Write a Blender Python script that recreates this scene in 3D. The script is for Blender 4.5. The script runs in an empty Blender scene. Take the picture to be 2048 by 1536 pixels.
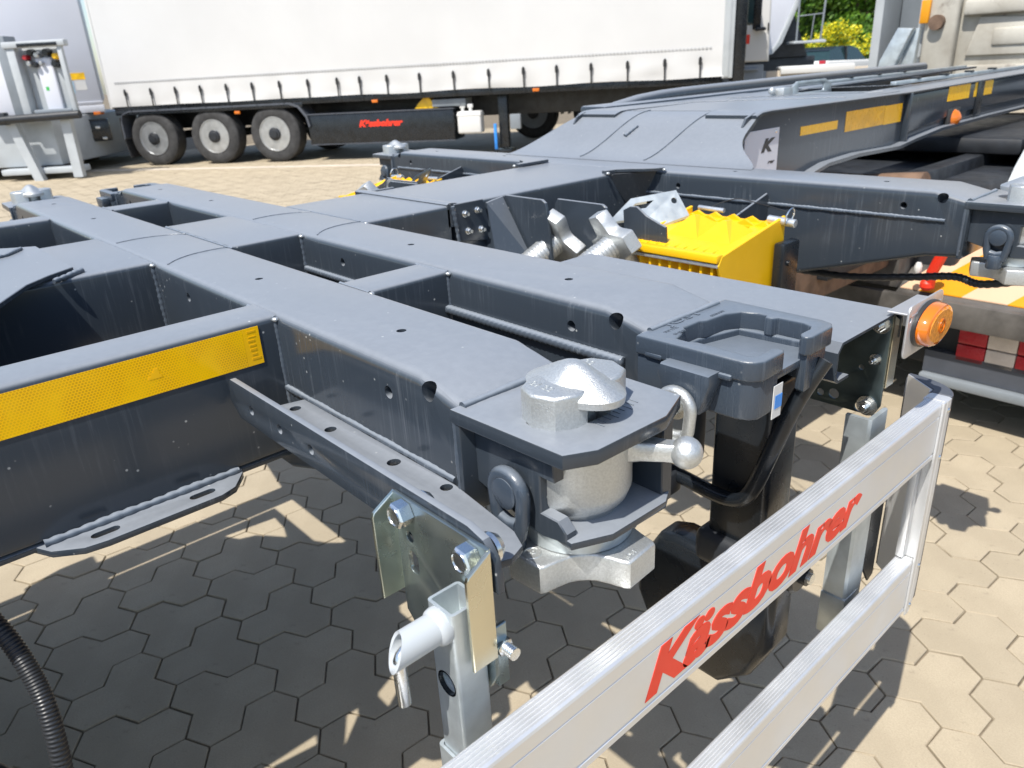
import bpy, bmesh, math, random
from mathutils import Vector, Matrix, noise
random.seed(7)
PI = math.pi
S = bpy.context.scene
COL = S.collection
T = 1.115            # height of the bolster tops above the paving
CX = -1.586          # centre line of the container chassis

# ------------------------------------------------------------------ camera, light, exposure
cd = bpy.data.cameras.new('camera'); cam = bpy.data.objects.new('camera', cd); COL.objects.link(cam)
Rm = ((0.67066985, 0.73989407, -0.05252347), (0.25648657, -0.29776577, -0.91953803), (-0.69600043, 0.60323487, -0.38947542))
m = Matrix(((Rm[0][0], -Rm[1][0], -Rm[2][0]), (Rm[0][1], -Rm[1][1], -Rm[2][1]), (Rm[0][2], -Rm[1][2], -Rm[2][2])))
cam.matrix_world = Matrix.Translation((0, 0, 1.40)) @ m.to_4x4()
cd.sensor_width = 36.0; cd.lens = 26.338; cd.clip_start = 0.02; cd.clip_end = 600
cd.dof.use_dof = True; cd.dof.focus_distance = 0.85; cd.dof.aperture_fstop = 11.0
S.camera = cam

SUN = Vector((0.164, -0.606, 1.0)).normalized()
W = bpy.data.worlds.new('World'); S.world = W; W.use_nodes = True
nt = W.node_tree; nt.nodes.clear()
sky = nt.nodes.new('ShaderNodeTexSky'); sky.sky_type = 'NISHITA'; sky.sun_disc = False
sky.sun_elevation = math.asin(SUN.z); sky.sun_rotation = math.atan2(SUN.x, SUN.y)
sky.air_density = 1.0; sky.dust_density = 1.2; sky.ozone_density = 1.0
bg = nt.nodes.new('ShaderNodeBackground'); bg.inputs[1].default_value = 0.14
wo = nt.nodes.new('ShaderNodeOutputWorld')
nt.links.new(sky.outputs[0], bg.inputs[0]); nt.links.new(bg.outputs[0], wo.inputs[0])
sd = bpy.data.lights.new('sun', 'SUN'); sd.energy = 4.6; sd.angle = math.radians(0.5); sd.color = (1.0, 0.955, 0.88)
sun = bpy.data.objects.new('sun', sd); COL.objects.link(sun)
sun.rotation_euler = SUN.to_track_quat('Z', 'Y').to_euler(); sun.location = (0, 0, 20)
S.view_settings.view_transform = 'Standard'; S.view_settings.look = 'None'
S.view_settings.exposure = 0.45; S.view_settings.gamma = 1.0; S.view_settings.use_curve_mapping = False

# ------------------------------------------------------------------ materials
def new_mat(name):
    M = bpy.data.materials.new(name); M.use_nodes = True
    n = M.node_tree; b = n.nodes['Principled BSDF']
    return M, n, b
def nd(n, typ, **kw):
    x = n.nodes.new(typ)
    for k, v in kw.items(): setattr(x, k, v)
    return x
def mixc(n, fac, a, b):
    x = nd(n, 'ShaderNodeMix', data_type='RGBA')
    for s, v in ((0, fac), (6, a), (7, b)):
        if hasattr(v, 'is_output'): n.links.new(v, x.inputs[s])
        elif isinstance(v, tuple): x.inputs[s].default_value = (*v, 1)
        else: x.inputs[s].default_value = v
    return x.outputs[2]
def noise_tex(n, scale, detail=3, rough=0.55, vec=None, sx=(1, 1, 1)):
    t = nd(n, 'ShaderNodeTexCoord'); mp = nd(n, 'ShaderNodeMapping'); mp.inputs[3].default_value = sx
    n.links.new(t.outputs['Object'], mp.inputs[0])
    x = nd(n, 'ShaderNodeTexNoise'); x.inputs['Scale'].default_value = scale; x.inputs['Detail'].default_value = detail; x.inputs['Roughness'].default_value = rough
    n.links.new(mp.outputs[0], x.inputs[0]); return x.outputs[0]
def ramp(n, v, lo, hi, a=0.0, b=1.0):
    x = nd(n, 'ShaderNodeMapRange'); x.interpolation_type = 'SMOOTHSTEP'
    n.links.new(v, x.inputs[0])
    x.inputs[1].default_value = lo; x.inputs[2].default_value = hi; x.inputs[3].default_value = a; x.inputs[4].default_value = b
    return x.outputs[0]
def math_n(n, op, a, b):
    x = nd(n, 'ShaderNodeMath', operation=op)
    for i, v in enumerate((a, b)):
        if hasattr(v, 'is_output'): n.links.new(v, x.inputs[i])
        else: x.inputs[i].default_value = v
    return x.outputs[0]
def bump(n, b, h, strength, dist=0.001):
    x = nd(n, 'ShaderNodeBump'); x.inputs['Strength'].default_value = strength; x.inputs['Distance'].default_value = dist
    n.links.new(h, x.inputs['Height']); n.links.new(x.outputs[0], b.inputs['Normal'])
def simple(name, base, rough=0.5, metal=0.0, var=0.25, scale=9.0, bmp=0.0, bscale=300.0, spec=0.5, coat=0.0, emit=None):
    M, n, b = new_mat(name)
    f = ramp(n, noise_tex(n, scale, 5), 0.3, 0.7)
    lo = tuple(c * (1 - var) for c in base); hi = tuple(min(1, c * (1 + var * 0.6)) for c in base)
    n.links.new(mixc(n, f, lo, hi), b.inputs['Base Color'])
    r2 = ramp(n, noise_tex(n, scale * 2.7, 4), 0.25, 0.75, max(0.03, rough * 0.8), min(1, rough * 1.2))
    n.links.new(r2, b.inputs['Roughness'])
    b.inputs['Metallic'].default_value = metal; b.inputs['Specular IOR Level'].default_value = spec
    b.inputs['Coat Weight'].default_value = coat
    if bmp: bump(n, b, noise_tex(n, bscale, 3), bmp)
    return M
def paint(name, base, dustc, top=0.7, side=0.18, rough=0.3, specks=True):
    """lacquer with a film of settled dust: thick on upward faces, runs down the upright ones"""
    M, n, b = new_mat(name)
    g = nd(n, 'ShaderNodeNewGeometry'); sp = nd(n, 'ShaderNodeSeparateXYZ'); n.links.new(g.outputs['Normal'], sp.inputs[0])
    up = ramp(n, sp.outputs[2], 0.35, 0.95)
    cloud = ramp(n, noise_tex(n, 4.0, 6, 0.6), 0.2, 0.8, 0.90, 1.0)
    fine = ramp(n, noise_tex(n, 90.0, 4, 0.65), 0.3, 0.75, 0.93, 1.03)
    streak = ramp(n, noise_tex(n, 1.0, 5, 0.65, sx=(160, 160, 7)), 0.5, 0.75)
    patch = ramp(n, noise_tex(n, 7.0, 4), 0.4, 0.65)
    vert = math_n(n, 'MULTIPLY', math_n(n, 'MULTIPLY', streak, patch), side * 2.2)
    vert = math_n(n, 'ADD', vert, math_n(n, 'MULTIPLY', cloud, side * 0.5))
    topd = math_n(n, 'MULTIPLY', math_n(n, 'MULTIPLY', cloud, fine), top)
    mm = nd(n, 'ShaderNodeMix', data_type='FLOAT'); n.links.new(up, mm.inputs[0]); n.links.new(vert, mm.inputs[2]); n.links.new(topd, mm.inputs[3])
    fac = mm.outputs[0]
    col = mixc(n, fac, base, dustc)
    if specks:
        t = nd(n, 'ShaderNodeTexCoord'); v = nd(n, 'ShaderNodeTexVoronoi'); v.inputs['Scale'].default_value = 75; v.inputs['Randomness'].default_value = 1
        n.links.new(t.outputs['Object'], v.inputs[0])
        dots = ramp(n, v.outputs['Distance'], 0.05, 0.16, 1.0, 0.0)
        sel = ramp(n, noise_tex(n, 22, 2), 0.56, 0.66)
        col = mixc(n, math_n(n, 'MULTIPLY', math_n(n, 'MULTIPLY', dots, sel), 0.55), col, (0.62, 0.63, 0.62))
    n.links.new(col, b.inputs['Base Color'])
    rr = nd(n, 'ShaderNodeMix', data_type='FLOAT'); n.links.new(fac, rr.inputs[0]); rr.inputs[2].default_value = rough; rr.inputs[3].default_value = rough + 0.28
    n.links.new(rr.outputs[0], b.inputs['Roughness'])
    bump(n, b, noise_tex(n, 420, 2), 0.05, 0.0006)
    return M

MA = {}
MA['paint'] = paint('anthracite_paint', (0.024, 0.033, 0.045), (0.31, 0.335, 0.37), 0.68, 0.075, 0.17)
MA['cast'] = paint('anthracite_cast', (0.032, 0.045, 0.064), (0.29, 0.33, 0.38), 0.42, 0.07, 0.26)
bump(MA['cast'].node_tree, MA['cast'].node_tree.nodes['Principled BSDF'], noise_tex(MA['cast'].node_tree, 330, 4), 0.35, 0.001)
MA['weld'] = paint('painted_weld', (0.040, 0.054, 0.074), (0.36, 0.40, 0.45), 0.55, 0.16, 0.22, False)
MA['black'] = simple('black_lacquer', (0.010, 0.013, 0.017), 0.28, 0, 0.3)
MA['darkmetal'] = simple('dark_underbody', (0.018, 0.021, 0.026), 0.5, 0, 0.4)
MA['rubber'] = simple('rubber', (0.030, 0.030, 0.031), 0.75, 0, 0.35, 14, 0.15, 90)
MA['tyre'] = simple('dusty_tyre', (0.040, 0.040, 0.041), 0.85, 0, 0.35, 6, 0.1, 60)
MA['plastic'] = simple('black_plastic', (0.022, 0.025, 0.03), 0.42, 0, 0.2)
MA['grey_plastic'] = simple('dark_grey_plastic', (0.07, 0.078, 0.095), 0.5, 0, 0.15)
MA['alu'] = simple('anodised_aluminium', (0.74, 0.75, 0.76), 0.5, 0.72, 0.03, 5)
MA['alu_top'] = MA['alu']
MA['galv'] = simple('hot_dip_zinc', (0.66, 0.69, 0.71), 0.36, 0.75, 0.14, 30)
MA['galv_cast'] = simple('zinc_casting', (0.56, 0.58, 0.58), 0.42, 0.75, 0.10, 420, 0.5, 700)
MA['galv_grey'] = simple('galvanised_steel', (0.50, 0.55, 0.57), 0.42, 0.6, 0.16, 18)
MA['zinc'] = simple('passivated_zinc', (0.36, 0.42, 0.42), 0.3, 0.9, 0.18, 11)
MA['zinc_dark'] = simple('zinc_dark_reflection', (0.10, 0.13, 0.135), 0.34, 0.9, 0.3, 14)  # darker zinc copy, dark reflections put into the colour
MA['zinc_pale'] = simple('pale_passivated_zinc', (0.62, 0.68, 0.60), 0.3, 1.0, 0.15, 9)
MA['zinc_ground'] = simple('zinc_ground_reflection', (0.66, 0.63, 0.50), 0.25, 1.0, 0.12, 8)  # zinc copy with the ground's reflection tinted into its colour
MA['bolt'] = simple('bolt_zinc', (0.78, 0.80, 0.80), 0.25, 1.0, 0.1, 40)
MA['yellow'] = simple('chock_yellow', (0.80, 0.46, 0.004), 0.42, 0, 0.08, 6)
MA['red'] = simple('red_vinyl', (0.80, 0.035, 0.012), 0.45, 0, 0.06)
MA['amber'] = simple('amber_lens', (0.62, 0.15, 0.006), 0.08, 0, 0.12, 30, coat=0.8)
MA['amber_in'] = simple('amber_reflector', (0.66, 0.25, 0.025), 0.22, 0, 0.25, 200, 0.6, 500)
MA['lampbase'] = simple('lamp_base', (0.03, 0.03, 0.03), 0.4)
MA['greyplate'] = simple('brushed_lamp_bracket', (0.56, 0.56, 0.57), 0.45, 0.7, 0.06)
MA['white'] = simple('white_sheet', (0.60, 0.60, 0.585), 0.5, 0, 0.03, 0.7)
MA['tarp'] = simple('white_tarpaulin', (0.565, 0.565, 0.56), 0.42, 0, 0.035, 0.8)
MA['white_box'] = simple('white_panel', (0.60, 0.62, 0.68), 0.45, 0, 0.04, 0.7)
MA['seam'] = simple('seam_grey', (0.42, 0.43, 0.44), 0.6, 0, 0.1)
MA['strap'] = simple('black_strap', (0.012, 0.013, 0.014), 0.6)
MA['rim'] = simple('wheel_steel', (0.50, 0.51, 0.52), 0.34, 0.8, 0.16, 8)
MA['lightgrey'] = simple('light_grey_paint', (0.42, 0.45, 0.47), 0.45, 0, 0.1, 3)
MA['midgrey'] = simple('mid_grey_paint', (0.20, 0.225, 0.25), 0.45, 0, 0.14, 3)
MA['glass'] = simple('dark_glass', (0.02, 0.045, 0.05), 0.05, 0, 0.1)
MA['dirtycab'] = None
MA['rust'] = simple('rusty_grey_steel', (0.105, 0.098, 0.09), 0.6, 0.2, 0.45, 9)
MA['rust_brown'] = simple('rust_brown', (0.16, 0.10, 0.065), 0.7, 0, 0.4, 12)
MA['stripe_o'] = simple('orange_stripe', (0.66, 0.27, 0.004), 0.4, 0, 0.07, 5)
MA['stripe_w'] = simple('pale_stripe', (0.60, 0.40, 0.26), 0.4, 0, 0.07, 5)
MA['refl_red'] = simple('red_reflector', (0.42, 0.02, 0.03), 0.25, 0, 0.12)
MA['refl_white'] = simple('white_reflector', (0.60, 0.53, 0.47), 0.25, 0, 0.15)
MA['sticker_blue'] = simple('blue_sticker', (0.03, 0.24, 0.72), 0.35)
MA['sticker_lblue'] = simple('light_blue_sticker', (0.28, 0.62, 0.82), 0.4)
MA['sticker_yellow'] = simple('yellow_sticker', (0.86, 0.50, 0.01), 0.4)
MA['green'] = simple('green_dot', (0.05, 0.40, 0.08), 0.4)
MA['bark'] = simple('bark', (0.10, 0.07, 0.05), 0.9, 0, 0.4)

def dirty():
    M, n, b = new_mat('dirty_cab_paint')
    a = ramp(n, noise_tex(n, 1.6, 6, 0.65), 0.3, 0.72); c = ramp(n, noise_tex(n, 9, 5, 0.7), 0.56, 0.74)
    col = mixc(n, a, (0.50, 0.48, 0.42), (0.30, 0.27, 0.22)); col = mixc(n, math_n(n, 'MULTIPLY', c, 0.55), col, (0.12, 0.09, 0.07))
    n.links.new(col, b.inputs['Base Color']); b.inputs['Roughness'].default_value = 0.62
    return M
MA['dirtycab'] = dirty()

def tape_mat():
    """retro-reflective sheet: honeycomb cells printed in two yellows"""
    M, n, b = new_mat('reflective_tape')
    t = nd(n, 'ShaderNodeTexCoord'); s = nd(n, 'ShaderNodeSeparateXYZ'); n.links.new(t.outputs['Object'], s.inputs[0])
    cx = nd(n, 'ShaderNodeCombineXYZ')
    sc = 1 / 0.0036
    u = math_n(n, 'MULTIPLY', s.outputs[1], sc); v = math_n(n, 'MULTIPLY', s.outputs[2], sc / 0.866)
    row = math_n(n, 'FLOOR', v, 0.0); odd = math_n(n, 'MULTIPLY', math_n(n, 'MODULO', row, 2.0), 0.5)
    fu = math_n(n, 'SUBTRACT', math_n(n, 'FRACT', math_n(n, 'ADD', u, odd), 0), 0.5)
    fv = math_n(n, 'MULTIPLY', math_n(n, 'SUBTRACT', math_n(n, 'FRACT', v, 0), 0.5), 0.9)
    d = math_n(n, 'SQRT', math_n(n, 'ADD', math_n(n, 'MULTIPLY', fu, fu), math_n(n, 'MULTIPLY', fv, fv)), 0)
    cell = ramp(n, d, 0.30, 0.42)
    wear = ramp(n, noise_tex(n, 18, 3), 0.38, 0.66)
    dark = mixc(n, wear, (0.72, 0.36, 0.0), (0.90, 0.53, 0.0))
    n.links.new(mixc(n, cell, dark, (1.0, 0.56, 0.0)), b.inputs['Base Color'])
    b.inputs['Roughness'].default_value = 0.22; b.inputs['Specular IOR Level'].default_value = 0.4
    return M
MA['tape'] = tape_mat()
MA['tape_plain'] = simple('yellow_tape', (1.0, 0.54, 0.0), 0.3, 0, 0.06)
MA['tape_dark'] = simple('ochre_tape', (0.88, 0.47, 0.0), 0.3, 0, 0.12, 30)

def stone_mat():
    M, n, b = new_mat('concrete_stone')
    o = nd(n, 'ShaderNodeObjectInfo')
    g = ramp(n, noise_tex(n, 260, 4, 0.7), 0.3, 0.7); c = ramp(n, noise_tex(n, 5, 5, 0.6), 0.3, 0.72)
    st = ramp(n, noise_tex(n, 26, 4, 0.6), 0.62, 0.74)
    col = mixc(n, c, (0.385, 0.325, 0.232), (0.47, 0.40, 0.288))
    col = mixc(n, math_n(n, 'MULTIPLY', g, 0.5), col, (0.29, 0.242, 0.175))
    col = mixc(n, math_n(n, 'MULTIPLY', st, 0.38), col, (0.19, 0.16, 0.12))
    r = ramp(n, o.outputs['Random'], 0.0, 1.0, 0.0, 0.30); col = mixc(n, r, col, (0.30, 0.255, 0.185))
    sp = ramp(n, noise_tex(n, 120, 2), 0.70, 0.76); col = mixc(n, math_n(n, 'MULTIPLY', sp, 0.5), col, (0.10, 0.085, 0.07))
    n.links.new(col, b.inputs['Base Color']); b.inputs['Roughness'].default_value = 0.85
    b.inputs['Specular IOR Level'].default_value = 0.25
    bump(n, b, noise_tex(n, 380, 4, 0.7), 0.35, 0.0012)
    return M
MA['stone'] = stone_mat()
MA['joint'] = simple('joint_sand', (0.20, 0.168, 0.125), 0.95, 0, 0.4, 30, 0.5, 300, 0.1)
MA['kerb'] = simple('gutter_concrete', (0.50, 0.44, 0.36), 0.85, 0, 0.1, 3)

def leaf_mat(name, a, c):
    M, n, b = new_mat(name); f = ramp(n, noise_tex(n, 0.9, 3), 0.35, 0.65); f2 = ramp(n, noise_tex(n, 6, 2), 0.3, 0.7)
    n.links.new(mixc(n, f2, mixc(n, f, a, c), tuple(x * 0.7 for x in a)), b.inputs['Base Color']); b.inputs['Roughness'].default_value = 0.55
    b.inputs['Subsurface Weight'].default_value = 0.0
    return M
MA['leaf'] = leaf_mat('leaf_green', (0.12, 0.27, 0.022), (0.22, 0.38, 0.035))
MA['leaf_dark'] = leaf_mat('leaf_dark', (0.055, 0.14, 0.018), (0.10, 0.21, 0.025))
MA['blossom'] = leaf_mat('yellow_blossom', (0.85, 0.72, 0.01), (0.55, 0.60, 0.03))

# ------------------------------------------------------------------ mesh helpers (z given relative to the bolster tops unless zo is set)
class MB:
    def __init__(self, zo=T, M=None):
        self.bm = bmesh.new(); self.zo = zo; self.M = M
    def P(self, p):
        v = Vector((p[0], p[1], p[2]))
        if self.M is not None: v = self.M @ v
        v.z += self.zo
        return v
    def loft(self, rings, cap=True, closed=True):
        R = [[self.bm.verts.new(self.P(p)) for p in r] for r in rings]
        n = len(R[0])
        for a, b in zip(R, R[1:]):
            for i in range(n if closed else n - 1):
                j = (i + 1) % n
                try: self.bm.faces.new((a[i], a[j], b[j], b[i]))
                except ValueError: pass
        if cap and closed:
            for r in (R[0], R[-1]):
                try: self.bm.faces.new(r)
                except ValueError: pass
        return self
    def box(self, x0, x1, y0, y1, z0, z1, b=0.0015, seg=2):
        t = bmesh.new()
        vs = [t.verts.new((x, y, z)) for z in (z0, z1) for x, y in ((x0, y0), (x1, y0), (x1, y1), (x0, y1))]
        for f in ((0, 1, 2, 3), (4, 5, 6, 7), (0, 1, 5, 4), (1, 2, 6, 5), (2, 3, 7, 6), (3, 0, 4, 7)): t.faces.new([vs[i] for i in f])
        bmesh.ops.recalc_face_normals(t, faces=t.faces)
        if b: bmesh.ops.bevel(t, geom=t.edges[:], offset=b, segments=seg, profile=0.5, affect='EDGES', clamp_overlap=True)
        self._add(t); return self
    def _add(self, t):
        mp = {}
        for v in t.verts: mp[v] = self.bm.verts.new(self.P(v.co))
        for f in t.faces:
            try: self.bm.faces.new([mp[v] for v in f.verts])
            except ValueError: pass
        t.free()
    def prism(self, poly, axis, a, c, b=0.0, seg=2):
        """poly in the two other axes (x,y for z; x,z for y; y,z for x)"""
        def put(p, h): return {'z': (p[0], p[1], h), 'y': (p[0], h, p[1]), 'x': (h, p[0], p[1])}[axis]
        t = bmesh.new()
        A = [t.verts.new(put(p, a)) for p in poly]; C = [t.verts.new(put(p, c)) for p in poly]
        fa = t.faces.new(A); fc = t.faces.new(C[::-1]); n = len(poly)
        for i in range(n): t.faces.new((A[i], C[i], C[(i + 1) % n], A[(i + 1) % n]))
        bmesh.ops.recalc_face_normals(t, faces=t.faces)
        if b: bmesh.ops.bevel(t, geom=[e for e in t.edges if (e.verts[0] in A) == (e.verts[1] in A)], offset=b, segments=seg, profile=0.5, affect='EDGES', clamp_overlap=True)
        self._add(t); return self
    def cyl(self, p0, p1, r0, r1=None, seg=24, ch=0.0):
        p0, p1 = Vector(p0), Vector(p1); r1 = r0 if r1 is None else r1
        d = (p1 - p0); L = d.length; d = d / L
        u = d.orthogonal().normalized(); w = d.cross(u)
        st = [(0, r0), (L, r1)] if not ch else [(0, r0 - ch), (ch, r0), (L - ch, r1), (L, r1 - ch)]
        self.loft([[p0 + d * h + (u * math.cos(2 * PI * i / seg) + w * math.sin(2 * PI * i / seg)) * r for i in range(seg)] for h, r in st]); return self
    def hexhead(self, p0, p1, r, rot=0.0):
        p0, p1 = Vector(p0), Vector(p1); d = (p1 - p0); L = d.length; d = d / L
        u = d.orthogonal().normalized(); w = d.cross(u)
        rr = lambda h, k: [p0 + d * h + (u * math.cos(rot + PI / 3 * i) + w * math.sin(rot + PI / 3 * i)) * k for i in range(6)]
        self.loft([rr(0, r), rr(L * 0.86, r), rr(L, r * 0.86)]); return self
    def tube(self, pts, r, seg=10, closed=False, rf=None):
        pts = [Vector(p) for p in pts]; n = len(pts); rings = []
        tan = [((pts[(i + 1) % n] if closed or i < n - 1 else pts[i]) - (pts[i - 1] if closed or i > 0 else pts[i])).normalized() for i in range(n)]
        u = tan[0].orthogonal().normalized()
        for i in range(n):
            u = (u - tan[i] * u.dot(tan[i])).normalized(); w = tan[i].cross(u)
            rr = r if rf is None else r * rf(i)
            rings.append([pts[i] + (u * math.cos(2 * PI * k / seg) + w * math.sin(2 * PI * k / seg)) * rr for k in range(seg)])
        if closed: rings.append(rings[0])
        self.loft(rings, cap=not closed); return self
    def lathe(self, prof, c, axis=(0, 0, 1), seg=32, cap=True):
        c = Vector(c); d = Vector(axis).normalized(); u = d.orthogonal().normalized(); w = d.cross(u)
        self.loft([[c + d * h + (u * math.cos(2 * PI * i / seg) + w * math.sin(2 * PI * i / seg)) * max(r, 1e-4) for i in range(seg)] for r, h in prof], cap=cap); return self
    def ball(self, c, r, seg=20, sc=(1, 1, 1)):
        c = Vector(c); rings = []
        for k in range(1, seg // 2):
            a = PI * k / (seg // 2); rings.append([c + Vector((math.sin(a) * math.cos(2 * PI * i / seg) * sc[0], math.sin(a) * math.sin(2 * PI * i / seg) * sc[1], math.cos(a) * sc[2])) * r for i in range(seg)])
        self.loft(rings); return self
    def plate(self, outline, holes, th, M4, bev=0.0012):
        """flat plate with real holes: outline and holes in local XY, thickness along local Z"""
        cu = bpy.data.curves.new('tmp', 'CURVE'); cu.dimensions = '2D'; cu.fill_mode = 'BOTH'
        cu.extrude = max(th / 2 - bev, 1e-4); cu.bevel_depth = bev; cu.bevel_resolution = 1; cu.offset = -bev
        for pl in [outline] + holes:
            s = cu.splines.new('POLY'); s.points.add(len(pl) - 1); s.use_cyclic_u = True
            for q, p in zip(s.points, pl): q.co = (p[0], p[1], 0, 1)
        ob = bpy.data.objects.new('tmp', cu); me = bpy.data.meshes.new_from_object(ob)
        t = bmesh.new(); t.from_mesh(me); bmesh.ops.remove_doubles(t, verts=t.verts, dist=1e-6)
        t.transform(M4); self._add(t)
        bpy.data.objects.remove(ob); bpy.data.curves.remove(cu); bpy.data.meshes.remove(me); return self
    def build(self, name, mat, parent=None, ang=32, recalc=True, label=None):
        if recalc: bmesh.ops.recalc_face_normals(self.bm, faces=self.bm.faces)
        me = bpy.data.meshes.new(name); self.bm.to_mesh(me); self.bm.free()
        for p in me.polygons: p.use_smooth = True
        me.set_sharp_from_angle(angle=math.radians(ang))
        me.materials.append(MA[mat] if isinstance(mat, str) else mat)
        o = bpy.data.objects.new(name, me); COL.objects.link(o)
        if parent is not None: adopt(o, parent)
        if label: o['label'] = label
        return o
def adopt(o, parent):
    o.parent = parent; o.matrix_parent_inverse = WM[parent.name].inverted() if parent.name in WM else Matrix.Identity(4)
WM = {}
def empty(name, loc, parent=None, rz=0.0):
    o = bpy.data.objects.new(name, None); COL.objects.link(o); o.empty_display_size = 0.05
    o.location = loc; o.rotation_euler = (0, 0, rz)
    WM[o.name] = Matrix.Translation(loc) @ Matrix.Rotation(rz, 4, 'Z')
    if parent is not None: adopt(o, parent)
    return o
def thing(name, loc, label, cat, group=None):
    o = empty(name, loc); o['label'] = label; o['category'] = cat
    if group: o['group'] = group
    return o
def tag(o, label, cat, group=None):
    o['label'] = label; o['category'] = cat
    if group: o['group'] = group
    return o
def circ(x, y, r, n=18, rx=None): return [(x + (rx or r) * math.cos(2 * PI * i / n), y + r * math.sin(2 * PI * i / n)) for i in range(n)]
def slot(x, y, L, r, ang=0, n=8):
    pts = []
    for s, a0 in ((1, -PI / 2), (-1, PI / 2)):
        for i in range(n + 1): pts.append((s * (L / 2) + r * math.cos(a0 + PI * i / n), r * math.sin(a0 + PI * i / n)))
    c, q = math.cos(ang), math.sin(ang)
    return [(x + a * c - b * q, y + a * q + b * c) for a, b in pts]
def rrect(x0, x1, y0, y1, r, n=5):
    pts = []
    for cx, cy, a in ((x1 - r, y1 - r, 0), (x0 + r, y1 - r, PI / 2), (x0 + r, y0 + r, PI), (x1 - r, y0 + r, 1.5 * PI)):
        for i in range(n + 1): pts.append((cx + r * math.cos(a + PI / 2 * i / n), cy + r * math.sin(a + PI / 2 * i / n)))
    return pts
M_XZ = lambda y: Matrix(((1, 0, 0, 0), (0, 0, 1, y), (0, 1, 0, 0), (0, 0, 0, 1)))      # local XY -> world XZ, standing at y
M_YZ = lambda x: Matrix(((0, 0, 1, x), (1, 0, 0, 0), (0, 1, 0, 0), (0, 0, 0, 1)))      # local XY -> world YZ, standing at x
M_XY = lambda z: Matrix.Translation((0, 0, z))

def text_mesh(txt, size, shear=0.0, bold=0.0, depth=0.0004, spacing=1.0):
    cu = bpy.data.curves.new('tmp', 'FONT'); cu.body = txt; cu.size = size; cu.shear = shear; cu.offset = bold; cu.extrude = depth; cu.space_character = spacing
    cu.resolution_u = 4
    ob = bpy.data.objects.new('tmp', cu); me = bpy.data.meshes.new_from_object(ob)
    bpy.data.objects.remove(ob); bpy.data.curves.remove(cu)
    return me
def text_obj(name, txt, mat, size, origin, ex, ey, parent, width=None, height=None, shear=0.0, bold=0.0, depth=0.0004, spacing=1.0, label=None):
    """lettering of real thickness: ex, ey world directions of the writing; fitted to width/height when given"""
    me = text_mesh(txt, size, shear, bold, depth, spacing)
    xs = [v.co.x for v in me.vertices]; ys = [v.co.y for v in me.vertices]
    x0, x1, y0, y1 = min(xs), max(xs), min(ys), max(ys)
    kx = width / (x1 - x0) if width else 1; ky = height / (y1 - y0) if height else (kx if width else 1)
    if height and not width: kx = ky
    ex, ey = Vector(ex).normalized(), Vector(ey).normalized(); ez = ex.cross(ey)
    o3 = Vector(origin)
    for v in me.vertices:
        c = v.co.copy(); v.co = o3 + ex * (c.x - x0) * kx + ey * (c.y - y0) * ky + ez * c.z
    me.materials.append(MA[mat]); me.name = name
    o = bpy.data.objects.new(name, me); COL.objects.link(o)
    if parent is not None: adopt(o, parent)
    if label: o['label'] = label
    return o
def boolean_cut(obj, cutter_mb):
    me = bpy.data.meshes.new('cut'); bmesh.ops.recalc_face_normals(cutter_mb.bm, faces=cutter_mb.bm.faces); cutter_mb.bm.to_mesh(me); cutter_mb.bm.free()
    c = bpy.data.objects.new('cut', me); COL.objects.link(c)
    md = obj.modifiers.new('b', 'BOOLEAN'); md.object = c; md.operation = 'DIFFERENCE'; md.solver = 'EXACT'
    bpy.context.view_layer.update()
    dg = bpy.context.evaluated_depsgraph_get()
    nm = bpy.data.meshes.new_from_object(obj.evaluated_get(dg)); obj.modifiers.clear(); obj.data = nm
    for p in nm.polygons: p.use_smooth = True
    nm.set_sharp_from_angle(angle=math.radians(32))
    bpy.data.objects.remove(c)

# ------------------------------------------------------------------ paving (trefoil stones laid on a honeycomb)
HA = 0.0722756; TH = -0.0523428; HO = (-0.99655520, 0.57881655)
def hexpt(qx, qy):
    c, s = math.cos(TH), math.sin(TH); return (HO[0] + qx * c - qy * s, HO[1] + qx * s + qy * c)
def trefoil(k, rj=0.0):
    """outline of three hexagons round their common corner, shrunk by the joint; origin in that corner"""
    r3 = math.sqrt(3) * HA
    pts = []
    cs = [(0, -HA), (r3 / 2, HA / 2), (-r3 / 2, HA / 2)]
    for j, (cx, cy) in enumerate(cs):
        a0 = (-90 + 120 * j)
        for d in (-60, 0, 60):
            a = math.radians(a0 + d); pts.append((cx + HA * math.cos(a), cy + HA * math.sin(a)))
        # re-entrant corner shared by this hexagon and the next
        a = math.radians(a0 + 120); pts.append((cx + HA * math.cos(a), cy + HA * math.sin(a)))
    n = len(pts); out = []
    for i in range(n):       # offset inwards
        p0, p1, p2 = Vector(pts[i - 1]), Vector(pts[i]), Vector(pts[(i + 1) % n])
        e1 = (p1 - p0).normalized(); e2 = (p2 - p1).normalized()
        n1 = Vector((-e1.y, e1.x)); n2 = Vector((-e2.y, e2.x))
        b = (n1 + n2); q = p1 + b * (k / max(0.3, 1 + n1.dot(n2)))
        out.append((q.x, q.y))
    return out
def stone_mesh(rng):
    bm = bmesh.new(); c, s = math.cos(TH), math.sin(TH)
    ringsz = [(0.0019, -0.03), (0.0019, -0.0045), (0.0024, -0.0014), (0.0040, 0.0)]
    R = []
    for k, z in ringsz:
        r = []
        for (x, y) in trefoil(k):
            j = rng.uniform(-0.0009, 0.0009)
            r.append(bm.verts.new((x * c - y * s + j, x * s + y * c + rng.uniform(-0.0009, 0.0009), z)))
        R.append(r)
    for a, b in zip(R, R[1:]):
        for i in range(12): bm.faces.new((a[i], a[(i + 1) % 12], b[(i + 1) % 12], b[i]))
    bm.faces.new(R[-1])
    bmesh.ops.recalc_face_normals(bm, faces=bm.faces)
    return bm
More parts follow.
